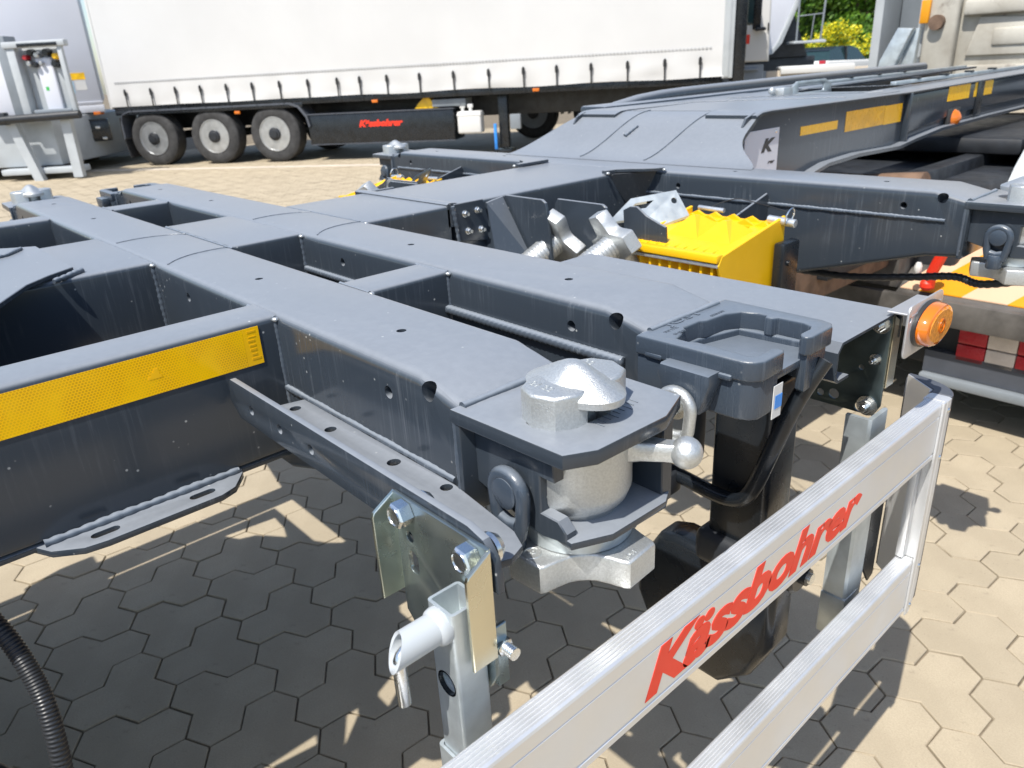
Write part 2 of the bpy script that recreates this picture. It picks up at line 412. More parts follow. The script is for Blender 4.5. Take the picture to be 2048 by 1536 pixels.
pavement = empty('pavement', (-3, 3, 0)); pavement['kind'] = 'structure'
cents = []
r3 = math.sqrt(3) * HA
camF = Vector((-Rm[2][0] * -1, -Rm[2][1] * -1, 0))
def project(x, y, z=0.0):
    p = Vector((x, y, z - 1.40)); q = [sum(Rm[i][j] * p[j] for j in range(3)) for i in range(3)]
    if q[2] < 0.05: return None
    f = 1498.34; return (q[0] / q[2] * f + 1024, q[1] / q[2] * f + 768, q[2])
for n in range(-230, 231):
    for mm in range(-230, 231):
        if (mm - n) % 3: continue
        odd = ((2 * mm + n) // 3) % 2
        x, y = hexpt(mm * r3 + n * r3 / 2, n * 1.5 * HA + (HA if odd else 0))
        if x * x + y * y > 20 ** 2: continue
        p = project(x, y)
        vis = p is not None and -160 < p[0] < 2210 and 60 < p[1] < 1700
        near = x * x + y * y < 3.4 ** 2
        if vis or near: cents.append((math.hypot(x, y) + (0 if vis else 50), x, y, odd))
cents.sort()
rng = random.Random(3)
variants = []
for i in range(8):
    bm = stone_mesh(rng); me = bpy.data.meshes.new('paver_stone'); bm.to_mesh(me); bm.free(); me.materials.append(MA['stone']); variants.append(me)
field = bmesh.new()
for i, (d, x, y, odd) in enumerate(cents):
    dz = rng.uniform(-0.0022, 0.0012); tx, ty = rng.uniform(-0.006, 0.006), rng.uniform(-0.006, 0.006)
    if i < 300:
        o = bpy.data.objects.new('paver_stone', variants[i % 8]); COL.objects.link(o)
        o.location = (x, y, dz); o.rotation_euler = (tx, ty, PI if odd else 0); adopt(o, pavement)
    else:
        c, s = math.cos(TH + PI * odd), math.sin(TH + PI * odd); R = []
        far = d > 6 or d > 40
        for k, z in (((0.0020, -0.004), (0.0042, 0.0)) if not far else ((0.0026, 0.0),)):
            R.append([field.verts.new((x + px * c - py * s, y + px * s + py * c, z + dz + tx * py - ty * px)) for px, py in trefoil(k)])
        if len(R) == 2:
            for k in range(12): field.faces.new((R[0][k], R[0][(k + 1) % 12], R[1][(k + 1) % 12], R[1][k]))
        field.faces.new(R[-1])
bmesh.ops.recalc_face_normals(field, faces=field.faces)
me = bpy.data.meshes.new('paver_field'); field.to_mesh(me); field.free(); me.materials.append(MA['stone'])
o = bpy.data.objects.new('paver_field', me); COL.objects.link(o); adopt(o, pavement); o['kind'] = 'stuff'
g = MB(0); g.box(-300, 300, -300, 300, -0.4, -0.009, 0); o = g.build('ground', 'joint'); o['kind'] = 'structure'
# far yard beyond the stones that can be told apart
g = MB(0); g.loft([[(-300, -300, -0.006), (300, -300, -0.006), (300, 300, -0.006), (-300, 300, -0.006)]], cap=False)
g.bm.free()

# concrete gutter line in front of the parked trailers
A_, B_ = Vector((-18.5, 2.52, 0)), Vector((-10.0, 7.78, 0)); dv = (B_ - A_).normalized(); pv = Vector((-dv.y, dv.x, 0)) * 0.11
g = MB(0); g.loft([[A_ - pv, B_ - pv, B_ + pv, A_ + pv], [q + Vector((0, 0, 0.006)) for q in (A_ - pv, B_ - pv, B_ + pv, A_ + pv)]])
o = g.build('gutter_line', 'kerb'); o['kind'] = 'structure'

# ------------------------------------------------------------------ THE CONTAINER CHASSIS
CH = thing('container_chassis', (CX, 0.8, 0), 'dark grey container chassis trailer with twist locks and bare bolster beams, filling the foreground', 'container trailer')
X = lambda sx, u: CX + sx * u

def beam_section(y0, y1, zt, zb, r=0.013, n=4):
    pts = []
    for cy, cz, a in ((y1 - r, zt - r, 0), (y0 + r, zt - r, PI / 2), (y0 + r, zb + r, PI), (y1 - r, zb + r, 1.5 * PI)):
        for i in range(n + 1): pts.append((cy + r * math.cos(a + PI / 2 * i / n), cz + r * math.sin(a + PI / 2 * i / n)))
    return pts
def bolster(y0, y1, deep=0.25, end=0.128, top=0.0):
    st = [(-1.054, -0.016, end), (-0.984, 0, end + 0.006), (-0.62, 0, deep), (0.62, 0, deep), (0.984, 0, end + 0.006), (1.054, -0.016, end)]
    mb = MB(); mb.loft([[(CX + u, y, z) for y, z in beam_section(y0, y1, top + zt, -zb)] for u, zt, zb in st])
    o = mb.build('bolster_beam', 'paint', CH)
    ct = MB()
    for sx in (-1, 1):
        for u in (0.853, 0.46): ct.cyl((X(sx, u), (y0 + y1) / 2 - 0.002, -0.05), (X(sx, u), (y0 + y1) / 2 - 0.002, 0.03), 0.0062, seg=16)
        for u in (0.926, 0.334): ct.cyl((X(sx, u), y0 - 0.03, -0.036), (X(sx, u), y0 + 0.05, -0.036), 0.0075, seg=16)
        ct.cyl((X(sx, 1.002), y0 - 0.02, 0.002), (X(sx, 1.002), y0 + 0.026, -0.030), 0.0105, seg=24)
        ct.cyl((X(sx, 1.0), y1 + 0.02, 0.002), (X(sx, 1.0), y1 - 0.026, -0.030), 0.0105, seg=24)
    boolean_cut(o, ct)
    return o
B1 = (0.3926, 0.540); B2 = (0.682, 0.831); B3 = (1.722, 1.877)
bolster(*B1); bolster(*B2); bolster(*B3, deep=0.245, end=0.135)

def weld(pts, r, name='weld_bead', n=None, mat='weld', amp=0.22):
    P = [Vector(p) for p in pts]; L = sum((b - a).length for a, b in zip(P, P[1:]))
    n = n or max(6, int(L / (r * 0.9))); n = min(n, 240); out = []
    for i in range(n + 1):
        t = i / n * L
        for a, b in zip(P, P[1:]):
            l = (b - a).length
            if t <= l + 1e-9: out.append(a.lerp(b, min(1, t / l))); break
            t -= l
    ph = random.random() * 9
    mb = MB(); mb.tube(out, r, 8, rf=lambda i: 1 + amp * math.sin(i * 2.1 + ph) + 0.12 * math.sin(i * 0.37 + ph))
    return mb.build(name, mat, CH, 60)

# the heavy twisted seam low on the second bolster, and the seams of the front one
def rope(x0, x1, y, z, r):
    mb = MB(); n = int(abs(x1 - x0) / 0.0022); rings = []
    for i in range(n + 1):
        x = x0 + (x1 - x0) * i / n; c0 = []
        for k in range(14):
            a = 2 * PI * k / 14; rr = r * (1 + 0.10 * math.sin(4 * a + x * 620)); c0.append((x, y + rr * math.cos(a), z + rr * math.sin(a)))
        rings.append(c0)
    mb.loft(rings); return mb.build('twisted_seam', 'weld', CH, 80)
rope(-0.930, -0.567, B2[0] - 0.004, -0.0635, 0.0072)
rope(-1.400, -1.0, B2[0] - 0.002, -0.070, 0.006)
for xs in ((-1.44, -0.572), (-2.60, -1.74)):
    weld([(xs[0], B3[0] - 0.001, -0.060), (xs[1], B3[0] - 0.001, -0.060)], 0.0042, amp=0.12)
weld([(-0.925, B1[0] + 0.0005, -0.1045), (-0.55, B1[0] + 0.0005, -0.1035)], 0.0050, amp=0.08)

# --- spine, side rails and the short ties between the bolsters
def longbeam(x0, x1, y0, y1, zt, zb, name, r=0.009):
    pts = []
    for cx, cz, a in ((x1 - r, zt - r, 0), (x0 + r, zt - r, PI / 2), (x0 + r, zb + r, PI), (x1 - r, zb + r, 1.5 * PI)):
        for i in range(5): pts.append((cx + r * math.cos(a + PI / 8 * i), cz + r * math.sin(a + PI / 8 * i)))
    mb = MB(); mb.loft([[(x, y, z) for x, z in pts] for y in (y0, y1)]); return mb.build(name, 'paint', CH)
longbeam(-1.762, -1.410, -1.60, B1[0], -0.001, -0.30, 'spine_beam', 0.008)
longbeam(-1.762, -1.408, B1[1], B2[0], -0.0005, -0.30, 'spine_tie', 0.006)
longbeam(-1.768, -1.398, B2[1], 1.052, -0.001, -0.30, 'spine_beam', 0.008)
longbeam(-1.768, -1.404, 1.067, B3[0], -0.0015, -0.27, 'spine_beam', 0.008)
for sx in (1, -1):
    a, c = sorted((X(sx, 0.578), X(sx, 0.661)))
    longbeam(a, c, -1.60, B1[0] + 0.004, -0.0015, -0.198, 'side_rail')
    longbeam(a, c, B1[1] - 0.003, B2[0] + 0.003, -0.003, -0.16, 'tie_beam', 0.006)
# step where the front spine slides into the rear one
mb = MB(); mb.prism([(1.046, -0.05), (1.046, 0.0015), (1.052, 0.0045), (1.058, 0.0045), (1.074, 0.0025), (1.074, -0.05)], 'x', -1.80, -1.398); mb.build('spine_step', 'paint', CH)
# flared plate on the rear spine
fl = [(-1.448, 0.277), (-1.415, 0.233), (-1.374, 0.193), (-1.277, 0.138), (-1.16, 0.05), (-1.12, -0.05), (-1.12, -0.7)]
poly = fl + [(2 * CX - x, y) for x, y in fl[::-1]]
mb = MB(); mb.prism(poly, 'z', 0.0015, 0.0095, 0.001, 1); mb.build('flared_plate', 'paint', CH)
weld([(-1.44, 0.287, 0.002), (-1.418, 0.262, 0.002), (-1.400, 0.235, 0.001)], 0.005)
weld([(-1.71, 0.25, 0.012), (-1.66, 0.215, 0.012), (-1.62, 0.10, 0.012)], 0.004)
# seam lines on the tops
def arc(p0, p1, bulge, n=14):
    p0, p1 = Vector(p0), Vector(p1); d = p1 - p0; q = Vector((-d.y, d.x, 0)) * bulge
    return [p0.lerp(p1, i / n) + q * (4 * (i / n) * (1 - i / n)) for i in range(n + 1)]
for b in (B1, B2):
    weld(arc((-1.655, b[0] + 0.012, 0.0003), (-1.625, b[1] - 0.008, 0.0003), 0.16), 0.0013, 'top_seam', amp=0.05)
    weld(arc((-1.36, b[0] + 0.012, 0.0003), (-1.41, b[1] - 0.008, 0.0003), 0.16), 0.0013, 'top_seam', amp=0.05)
for (ya, yb) in ((B1[0], -0.02), (B1[1], 0.02), (B2[0], -0.02), (B2[1], 0.02)):
    weld([(-1.765, ya, -0.004), (-1.405, ya, -0.004)], 0.0032, amp=0.1)
for sx in (1, -1):
    for ya in (B1[0], B1[1], B2[0]): weld([(X(sx, 0.578), ya, -0.005), (X(sx, 0.661), ya, -0.005)], 0.003, amp=0.12)
    uo = 0.663
    for ya, s in ((B1[0], -1), (B1[1], 1), (B2[0], -1)):
        weld([(X(sx, uo - 0.001), ya + s * 0.0002, -0.004), (X(sx, uo - 0.001), ya + s * 0.0002, -0.155)], 0.0030, amp=0.14)
        mb = MB(); mb.ball((X(sx, uo + 0.001), ya + s * 0.001, -0.006), 0.0048, 10, (1, 1, 0.7)); mb.build('weld_spot', 'galv_cast', CH, 50)
for ya, s in ((B1[0], -1), (B2[1], 1), (B2[0], -1)):
    weld([(-1.405, ya + s * 0.0004, -0.004), (-1.404, ya + s * 0.0004, -0.13)], 0.0042, amp=0.2)
    mb = MB(); mb.ball((-1.403, ya + s * 0.001, -0.005), 0.0055, 10, (1, 1, 0.7)); mb.build('weld_spot', 'galv_cast', CH, 50)

# honeycomb tape on the near rail, with its plain end
mb = MB(); mb.box(-0.9246, -0.9238, -1.2, 0.345, -0.060, -0.009, 0); tp = mb.build('reflective_tape', 'tape', CH)
mb = MB(); mb.box(-0.9246, -0.9238, 0.3452, 0.367, -0.060, -0.009, 0); mb.build('tape_end', 'tape_plain', CH)
for k in range(7):
    mb = MB(); zz = -0.0155 - k * 0.0062; mb.box(-0.92395, -0.9235, 0.350 + random.uniform(0, 0.004), 0.362 + random.uniform(-0.004, 0.003), zz, zz + random.uniform(0.001, 0.0035), 0); mb.build('tape_print', 'tape_dark', tp)
for (py, pz, ww, hh) in ((0.222, -0.040, 0.016, 0.004), (0.226, -0.036, 0.010, 0.004), (0.230, -0.032, 0.005, 0.004)):
    mb = MB(); mb.box(-0.92395, -0.9235, py, py + ww, pz, pz + hh, 0); mb.build('tape_print', 'tape_plain', tp)
# slotted lug under the near rail
lug = [(-0.935, 0.055), (-0.905, 0.070), (-0.884, 0.100), (-0.880, 0.125), (-0.880, 0.262), (-0.888, 0.283), (-0.918, 0.306), (-0.935, 0.312)]
mb = MB(); mb.plate(lug, [slot(-0.902, 0.128, 0.020, 0.006, PI / 2), slot(-0.902, 0.245, 0.020, 0.006, PI / 2)], 0.009, M_XY(-0.204)); mb.build('slotted_lug', 'paint', CH)
weld([(-0.924, 0.068, -0.198), (-0.924, 0.304, -0.198)], 0.006, amp=0.15)
mb = MB(); mb.box(-1.02, -0.927, -1.6, 0.3926, -0.206, -0.199, 0.001); mb.build('rail_flange', 'paint', CH)

# --- ends of the bolsters
def end_fitting(sx, y0, y1, style, ring=14):
    yc = (y0 + y1) / 2
    fx = lambda u: X(sx, u)
    xs = lambda a, c: sorted((fx(a), fx(c)))
    # end plate of the beam with its weld
    mb = MB(); a, c = xs(1.047, 1.058); mb.box(a, c, y0 - 0.006, y1 + 0.006, -0.135, -0.0165, 0.002); mb.build('end_plate', 'paint', CH)
    weld([(fx(1.053), y0 + 0.004, -0.0165), (fx(1.053), y1 - 0.004, -0.0165)], 0.0050, amp=0.04)
    weld([(fx(1.050), y0 - 0.004, -0.018), (fx(1.050), y0 - 0.004, -0.128)], 0.0034, amp=0.06)
    if style == 'lock':
        pl = [(fx(1.048), y0 - 0.008), (fx(1.194), y0 - 0.002), (fx(1.209), y0 + 0.026), (fx(1.211), y1 - 0.030), (fx(1.193), y1 + 0.016), (fx(1.048), y1 + 0.016)]
        hole = [(fx(1.134) + (0.034 if i % 2 else 0.034) * math.cos(2 * PI * i / 28) * 1.0, yc + 0.004 + 0.058 * math.sin(2 * PI * i / 28)) for i in range(28)]
        mb = MB(); mb.plate(pl, [hole], 0.015, M_XY(-0.0235), 0.0015); mb.build('lock_plate', 'paint', CH)
        if sx > 0 and y0 < 0.5:
            for k in range(9):
                mb = MB(); xx = fx(1.170) - 0.0008 * k; yy = yc - 0.012 + 0.0075 * k; L = 0.010 if k % 3 else 0.014
                mb.box(xx, xx + L, yy, yy + 0.0011, -0.0162, -0.0154, 0); mb.build('engraved_mark', 'weld', CH)
        mb = MB()
        prof = [(fx(1.058), -0.031), (fx(1.168), -0.031), (fx(1.168), -0.060), (fx(1.150), -0.060), (fx(1.150), -0.098), (fx(1.172), -0.098), (fx(1.182), -0.108), (fx(1.182), -0.118), (fx(1.150), -0.124), (fx(1.058), -0.100)]
        mb.prism(prof, 'y', y0 + 0.012, y0 + 0.026, 0.0012, 1); mb.build('lock_housing', 'paint', CH); mb = MB()
        prof2 = [(fx(1.058), -0.031), (fx(1.196), -0.031), (fx(1.196), -0.124), (fx(1.058), -0.110)]
        mb.prism(prof2, 'y', y1 - 0.014, y1 + 0.002, 0.0012, 1); mb.build('lock_housing', 'paint', CH)
        mb = MB()
        tray = [(fx(1.100), y0 + 0.02), (fx(1.188), y0 + 0.012), (fx(1.205), y0 + 0.05), (fx(1.206), y1 - 0.02), (fx(1.196), y1 - 0.002), (fx(1.100), y1 - 0.006)]
        mb.plate(tray, [circ(fx(1.134), yc, 0.044, 24)], 0.008, M_XY(-0.118)); mb.build('housing_floor', 'paint', CH)
        twist_lock(fx(1.137), yc, sx, ring)
        # eye bolt with its hanging loop on the rear wall
        stud(fx(1.118), y0 + 0.012, -0.083, -1, 'cast')
    else:
        casting(sx, y0, y1)

def twist_lock(lx, ly, sx, ring):
    tl = empty('twist_lock', (lx, ly, T), CH)
    zp = -0.016
    for s in (-1, 1):      # guide blocks either side of the head
        o_ = []
        for i in range(9):
            a = PI * (1.0 + i / 8) if s < 0 else PI * i / 8
            o_.append((lx + 0.031 * math.cos(a) * (1.0), ly + s * 0.030 + 0.030 * math.sin(a)))
        o_ = [(lx - 0.031, ly + s * 0.016), (lx + 0.031, ly + s * 0.016), (lx + 0.031, ly + s * 0.030), (lx + 0.022, ly + s * 0.048), (lx, ly + s * 0.056), (lx - 0.022, ly + s * 0.048), (lx - 0.031, ly + s * 0.030)]
        mb = MB(); mb.prism(o_, 'z', -0.06, 0.0165, 0.0035, 3); mb.build('guide_block', 'galv_cast', tl, 40)
        me = text_obj('cast_number', '21 22' if s < 0 else '22', 'galv_cast', 0.01, (lx - 0.020, ly + s * 0.036 - 0.004, T + 0.0162), (1, 0, 0), (0, 1, 0), tl, height=0.0085, depth=0.0009)
    # head: flat rim, then a roof with a soft ridge
    def ring_(z, a, b, pw):
        r = []
        for i in range(40):
            t = 2 * PI * i / 40; c, s = math.cos(t), math.sin(t)
            r.append((lx + math.copysign(abs(c) ** pw, c) * a, ly + math.copysign(abs(s) ** pw, s) * b, z))
        return r
    mb = MB(); mb.loft([ring_(0.0005, 0.052, 0.030, 0.95), ring_(0.0015, 0.0545, 0.0325, 0.95), ring_(0.0085, 0.0555, 0.0335, 0.95), ring_(0.0102, 0.0538, 0.0322, 0.97), ring_(0.0190, 0.0365, 0.0225, 1.22),
              ring_(0.0265, 0.0215, 0.0145, 1.25), ring_(0.0308, 0.0120, 0.0085, 1.1), ring_(0.0325, 0.006, 0.0045, 1.0), ring_(0.0330, 0.001, 0.001, 1.0)])
    mb.build('lock_head', 'galv_cast', tl, 42)
    mb = MB(); mb.cyl((lx, ly, -0.06), (lx, ly, 0.003), 0.020, seg=24); mb.build('lock_neck', 'galv_cast', tl)
    mb = MB(); mb.lathe([(0.0, -0.031), (0.052, -0.031), (0.0545, -0.034), (0.0545, -0.092), (0.050, -0.104), (0.044, -0.110), (0.040, -0.126), (0.0, -0.126)], (lx, ly, 0), seg=44); mb.build('lock_drum', 'galv_cast', tl)
    # lever with a ball end
    a = math.radians(30 if sx > 0 else 150)
    d = Vector((math.cos(a), math.sin(a), 0)); c0 = Vector((lx, ly, -0.052))
    p0, p1 = c0 + d * 0.047, c0 + d * 0.095
    mb = MB(); side = Vector((-d.y, d.x, 0))
    rings = []
    for t, w, h in ((0, 0.014, 0.012), (0.35, 0.0095, 0.010), (0.8, 0.0075, 0.009), (1.0, 0.0075, 0.009)):
        q = p0.lerp(p1, t); rings.append([q + side * (w * sy) + Vector((0, 0, h * sz)) for sy, sz in ((-1, -0.8), (-0.8, -1), (0.8, -1), (1, -0.8), (1, 0.8), (0.8, 1), (-0.8, 1), (-1, 0.8))])
    mb.loft(rings); mb.ball(p1 + d * 0.010, 0.0155, 22); mb.build('lever', 'galv_cast', tl, 45)
    # collar ring under the housing and the three-armed nut
    mb = MB(); mb.lathe([(0.030, -0.122), (0.056, -0.122), (0.058, -0.126), (0.056, -0.143), (0.030, -0.145)], (lx, ly, 0), seg=48); mb.build('collar_ring', 'galv_grey', tl)
    out = []
    for k in range(4):
        ph = math.radians(ring + 90 * k)
        for da, r in ((-17, 0.079), (-14, 0.0825), (14, 0.0825), (17, 0.079), (24, 0.066), (32, 0.0575), (40, 0.0545), (50, 0.0545), (58, 0.0575), (66, 0.066)):
            out.append((lx + r * math.cos(ph + math.radians(da)), ly + r * math.sin(ph + math.radians(da))))
    mb = MB(); mb.prism(out, 'z', -0.176, -0.144, 0.0032, 3); nut = mb.build('wing_nut', 'galv_cast', tl, 40)
    if sx > 0 and ly < 0.6:
        b = math.radians(ring); e1 = Vector((math.cos(b + PI / 2), math.sin(b + PI / 2), 0)); e2 = Vector((-math.cos(b), -math.sin(b), 0))
        text_obj('cast_mark', 'JOST', 'galv_cast', 0.01, Vector((lx, ly, T - 0.1438)) + Vector((math.cos(b), math.sin(b), 0)) * 0.077 - e1 * 0.018, e1, e2, nut, height=0.007, depth=0.0007)
        b = math.radians(ring + 270); cc = Vector((lx + 0.068 * math.cos(b), ly + 0.068 * math.sin(b), -0.1438))
        mb = MB(); mb.tube([cc + Vector((math.cos(2 * PI * i / 24), math.sin(2 * PI * i / 24), 0)) * 0.0085 for i in range(24)], 0.0008, 6, True); mb.build('cast_mark', 'galv_cast', nut)
        text_obj('cast_mark', 'P', 'galv_cast', 0.01, cc + Vector((-0.003, -0.004, T)), (1, 0, 0), (0, 1, 0), nut, height=0.008, depth=0.0007)

def stud(x, y, z, ny, mat, bolt=False):
    """headed stud with a loop link hanging from it"""
    st = empty('hanging_link', (x, y, T + z), CH)
    mb = MB(); mb.lathe([(0.0, 0.0), (0.0155, 0.0), (0.016, 0.002), (0.016, 0.018), (0.0135, 0.019), (0.0, 0.0195)] if not bolt else [(0, 0), (0.013, 0), (0.013, 0.012), (0.0, 0.012)], (x, y, z), (0, ny, 0), 28); mb.build('stud', mat, st)
    if bolt:
        mb = MB(); mb.hexhead((x, y + ny * 0.012, z), (x, y + ny * 0.020, z), 0.0085); mb.cyl((x, y + ny * 0.018, z), (x, y + ny * 0.024, z), 0.0052, seg=14); mb.build('bolt_head', 'bolt', st, 25)
        mb = MB(); mb.lathe([(0.0, 0.0105), (0.0145, 0.0105), (0.0145, 0.0125), (0.0, 0.0125)], (x, y, z), (0, ny, 0), 28); mb.build('washer', 'bolt', st)
    yl = y + ny * 0.011
    pts = [(x + 0.020 * math.cos(PI * i / 14), yl, z - 0.001 + 0.020 * math.sin(PI * i / 14)) for i in range(15)]
    pts = [(x + 0.0125, yl, z - 0.045), (x + 0.018, yl, z - 0.025)] + pts + [(x - 0.018, yl, z - 0.025), (x - 0.0125, yl, z - 0.045)]
    mb = MB(); mb.tube(pts, 0.0072, 12); mb.tube([(x - 0.012, yl, z - 0.033), (x, yl, z - 0.036), (x + 0.012, yl, z - 0.033)], 0.0072, 10)
    mb.build('loop', mat if not bolt else 'galv_cast', st, 50)
    mb = MB(); mb.lathe([(0.0, 0.0), (0.0125, 0.0), (0.0145, -0.004), (0.0145, -0.024), (0.0135, -0.0265), (0.0, -0.0265)], (x, yl, z - 0.036), (0, 0, 1), 24); tip = mb.build('end_cap', mat if not bolt else 'galv_cast', st)
    if bolt: text_obj('cast_number', '12', 'seam', 0.01, (x - 0.004, yl - 0.0147, T + z - 0.058), (0, 0, 1), (-1, 0, 0), tip, height=0.007, depth=0.0005)

def casting(sx, y0, y1):
    """cast corner fitting with a slot that opens outwards"""
    fx = lambda u: X(sx, u)
    r = y0 - 0.682
    outl = [(1.050, 0.664), (1.190, 0.668), (1.202, 0.674), (1.208, 0.684), (1.208, 0.722), (1.205, 0.727), (1.196, 0.727), (1.192, 0.720), (1.192, 0.693), (1.186, 0.688), (1.120, 0.689), (1.110, 0.684), (1.094, 0.684), (1.090, 0.698),
            (1.083, 0.716), (1.077, 0.722), (1.077, 0.752), (1.083, 0.760), (1.086, 0.796), (1.096, 0.816), (1.116, 0.823), (1.127, 0.823), (1.130, 0.815), (1.140, 0.815), (1.144, 0.823), (1.176, 0.823), (1.188, 0.818), (1.192, 0.808), (1.192, 0.786), (1.197, 0.779), (1.204, 0.779), (1.208, 0.785), (1.208, 0.832), (1.202, 0.842), (1.188, 0.847), (1.050, 0.850)]
    P_ = [(fx(u), y + r) for u, y in outl]
    mb = MB(); mb.prism(P_, 'z', -0.040, -0.0155, 0.0032, 3)
    lower = [(1.050, 0.668), (1.186, 0.671), (1.198, 0.677), (1.204, 0.686), (1.204, 0.720), (1.194, 0.722), (1.192, 0.692), (1.102, 0.688), (1.080, 0.722), (1.080, 0.752), (1.096, 0.814), (1.176, 0.820), (1.192, 0.786), (1.204, 0.784), (1.204, 0.828), (1.198, 0.838), (1.184, 0.843), (1.050, 0.846)]
    mb.prism([(fx(u), y + r) for u, y in lower], 'z', -0.088, -0.038, 0.004, 3)
    c = mb.build('corner_casting', 'cast', CH, 40)
    mb = MB(); fl_ = [(fx(u), y + r) for u, y in ((1.07, 0.685), (1.196, 0.688), (1.196, 0.822), (1.07, 0.822))]
    mb.plate(fl_, [circ(fx(1.140), 0.722 + r, 0.036, 32)], 0.010, M_XY(-0.052), 0.002); mb.build('casting_floor', 'cast', CH)
    mb = MB(); mb.prism([(1.0, 0)] and [(fx(1.098), -0.034), (fx(1.164), -0.034), (fx(1.166), -0.044), (fx(1.152), -0.084), (fx(1.110), -0.084), (fx(1.094), -0.046)], 'y', 0.646 + r, 0.675 + r, 0.004, 2); mb.build('casting_boss', 'cast', CH, 40)
    if sx > 0:
        for i, (u0, u1) in enumerate(((1.062, 1.088), (1.092, 1.180))):
            mb = MB(); mb.box(*sorted((fx(u0), fx(u1))), 0.6635 + r, 0.672 + r, -0.0405 - i * 0.001, -0.0335 - i * 0.001, 0.003, 2); mb.build('casting_rib', 'cast', CH)
        text_obj('cast_lettering', 'JOST', 'cast', 0.03, (fx(1.068), 0.709 + r, T - 0.0157), (0, 1, 0), (-1, 0, 0), CH, width=0.072, height=0.016, depth=0.0012, bold=0.0004)
        for k in range(3):
            text_obj('cast_lettering', ('TYP 7712', 'GERMANY', 'E1 5503')[k], 'cast', 0.01, (fx(1.074 + 0.0065 * k), (0.690, 0.775, 0.692)[k] + r, T - 0.0157), (0, 1, 0), (-1, 0, 0), CH, height=0.0045, depth=0.0008)
        stud(fx(1.128), 0.650 + r, -0.078, -1, 'galv_cast', True)
        mb = MB(); mb.box(fx(1.2045), fx(1.2056), 0.712 + r, 0.731 + r, -0.096, -0.055, 0.0003, 1); st = mb.build('type_label', 'white', CH)
        mb = MB(); mb.box(fx(1.2057), fx(1.2061), 0.716 + r, 0.7305 + r, -0.084, -0.068, 0); mb.build('label_print', 'sticker_blue', st)
    stw = [(fx(1.05), y0), (fx(1.05), y1)]

for sx in (1, -1):
    end_fitting(sx, *B1, 'lock', 4 if sx > 0 else 40)
    end_fitting(sx, *B2, 'casting')
    end_fitting(sx, *B3, 'lock', 20 if sx > 0 else 60)

# ------------------------------------------------------------------ angle bracket, zinc hangers and the side guard on the near side
mb = MB()
up = [(-0.915, -0.094), (-0.910, -0.066), (-0.903, -0.061), (-0.425, -0.061), (-0.405, -0.066), (-0.393, -0.080), (-0.390, -0.098), (-0.390, -0.1125), (-0.893, -0.1125)]
mb.plate(up, [circ(-0.852, -0.089, 0.0058, 14), circ(-0.775, -0.089, 0.0058, 14), circ(-0.70, -0.089, 0.0058, 14)], 0.008, M_XZ(0.314))
hz = [(-0.893, 0.318), (-0.455, 0.318), (-0.430, 0.330), (-0.420, 0.350), (-0.432, 0.372), (-0.452, 0.383), (-0.535, 0.383), (-0.545, 0.392), (-0.880, 0.392)]
hz = [(-0.885, 0.3185), (-0.440, 0.3185), (-0.418, 0.326), (-0.411, 0.345), (-0.418, 0.364), (-0.44, 0.374), (-0.545, 0.3885), (-0.868, 0.3885)]
mb.plate(hz, [circ(-0.850, 0.366, 0.007, 16), circ(-0.76, 0.366, 0.007, 16), circ(-0.633, 0.372, 0.0075, 16), circ(-0.548, 0.379, 0.0065, 12)], 0.008, M_XY(-0.1085))
mb.build('angle_bracket', 'paint', CH)

def zinc_hanger(y, s, x0, x1, zt, zb, name, holes, flz, mt='zinc'):
    """folded zinc plate across the trailer with a flange down each side; s points away from the bracket it is bolted to"""
    hg = empty(name, ((x0 + x1) / 2, y, T + zb), CH)
    mb = MB(); mb.plate([(x0 + 0.001, zt), (x1 - 0.001, zt), (x1 - 0.001, zb + 0.018), (x1 - 0.010, zb), (x0 + 0.016, zb), (x0 + 0.001, zb + 0.014)], holes, 0.0042, M_XZ(y), 0.0006); mb.build('hanger_plate', mt, hg)
    for x, zf in ((x0, flz[0]), (x1, flz[1])):
        yy = sorted((y + s * 0.0015, y + s * 0.026))
        top = [(y, zt), (y + s * 0.024, zt - 0.014), (y + s * 0.026, zt - 0.018), (y + s * 0.026, zf), (y, zf)]
        mb = MB(); mb.prism(top, 'x', x - 0.0021, x + 0.0021, 0.0007, 1); mb.build('hanger_flange', 'zinc_ground' if x == x1 else 'zinc_pale', hg)
    return hg
hg = zinc_hanger(0.3065, -1, -0.529, -0.393, -0.0675, -0.216, 'zinc_hanger', [circ(-0.507, -0.108, 0.006, 14), slot(-0.505, -0.136, 0.009, 0.0075, PI / 2), circ(-0.494, -0.202, 0.006, 14)], (-0.176, -0.176))
for x, z in ((-0.507, -0.080), (-0.413, -0.081)):
    mb = MB(); mb.hexhead((x, 0.304, z), (x, 0.2905, z), 0.0125, 0.2); mb.lathe([(0.0, 0), (0.0095, 0), (0.0095, 0.0012), (0.0085, 0.0012), (0.0085, 0.0004), (0, 0.0004)], (x, 0.2905, z), (0, -1, 0), 24); mb.build('hex_bolt', 'bolt', hg, 25)
    mb = MB(); mb.lathe([(0.0, 0), (0.0135, 0), (0.014, 0.004), (0.010, 0.010), (0.0, 0.0115)], (x + 0.003, 0.319, z), (0, 1, 0), 24); mb.build('hex_nut', 'bolt', hg)
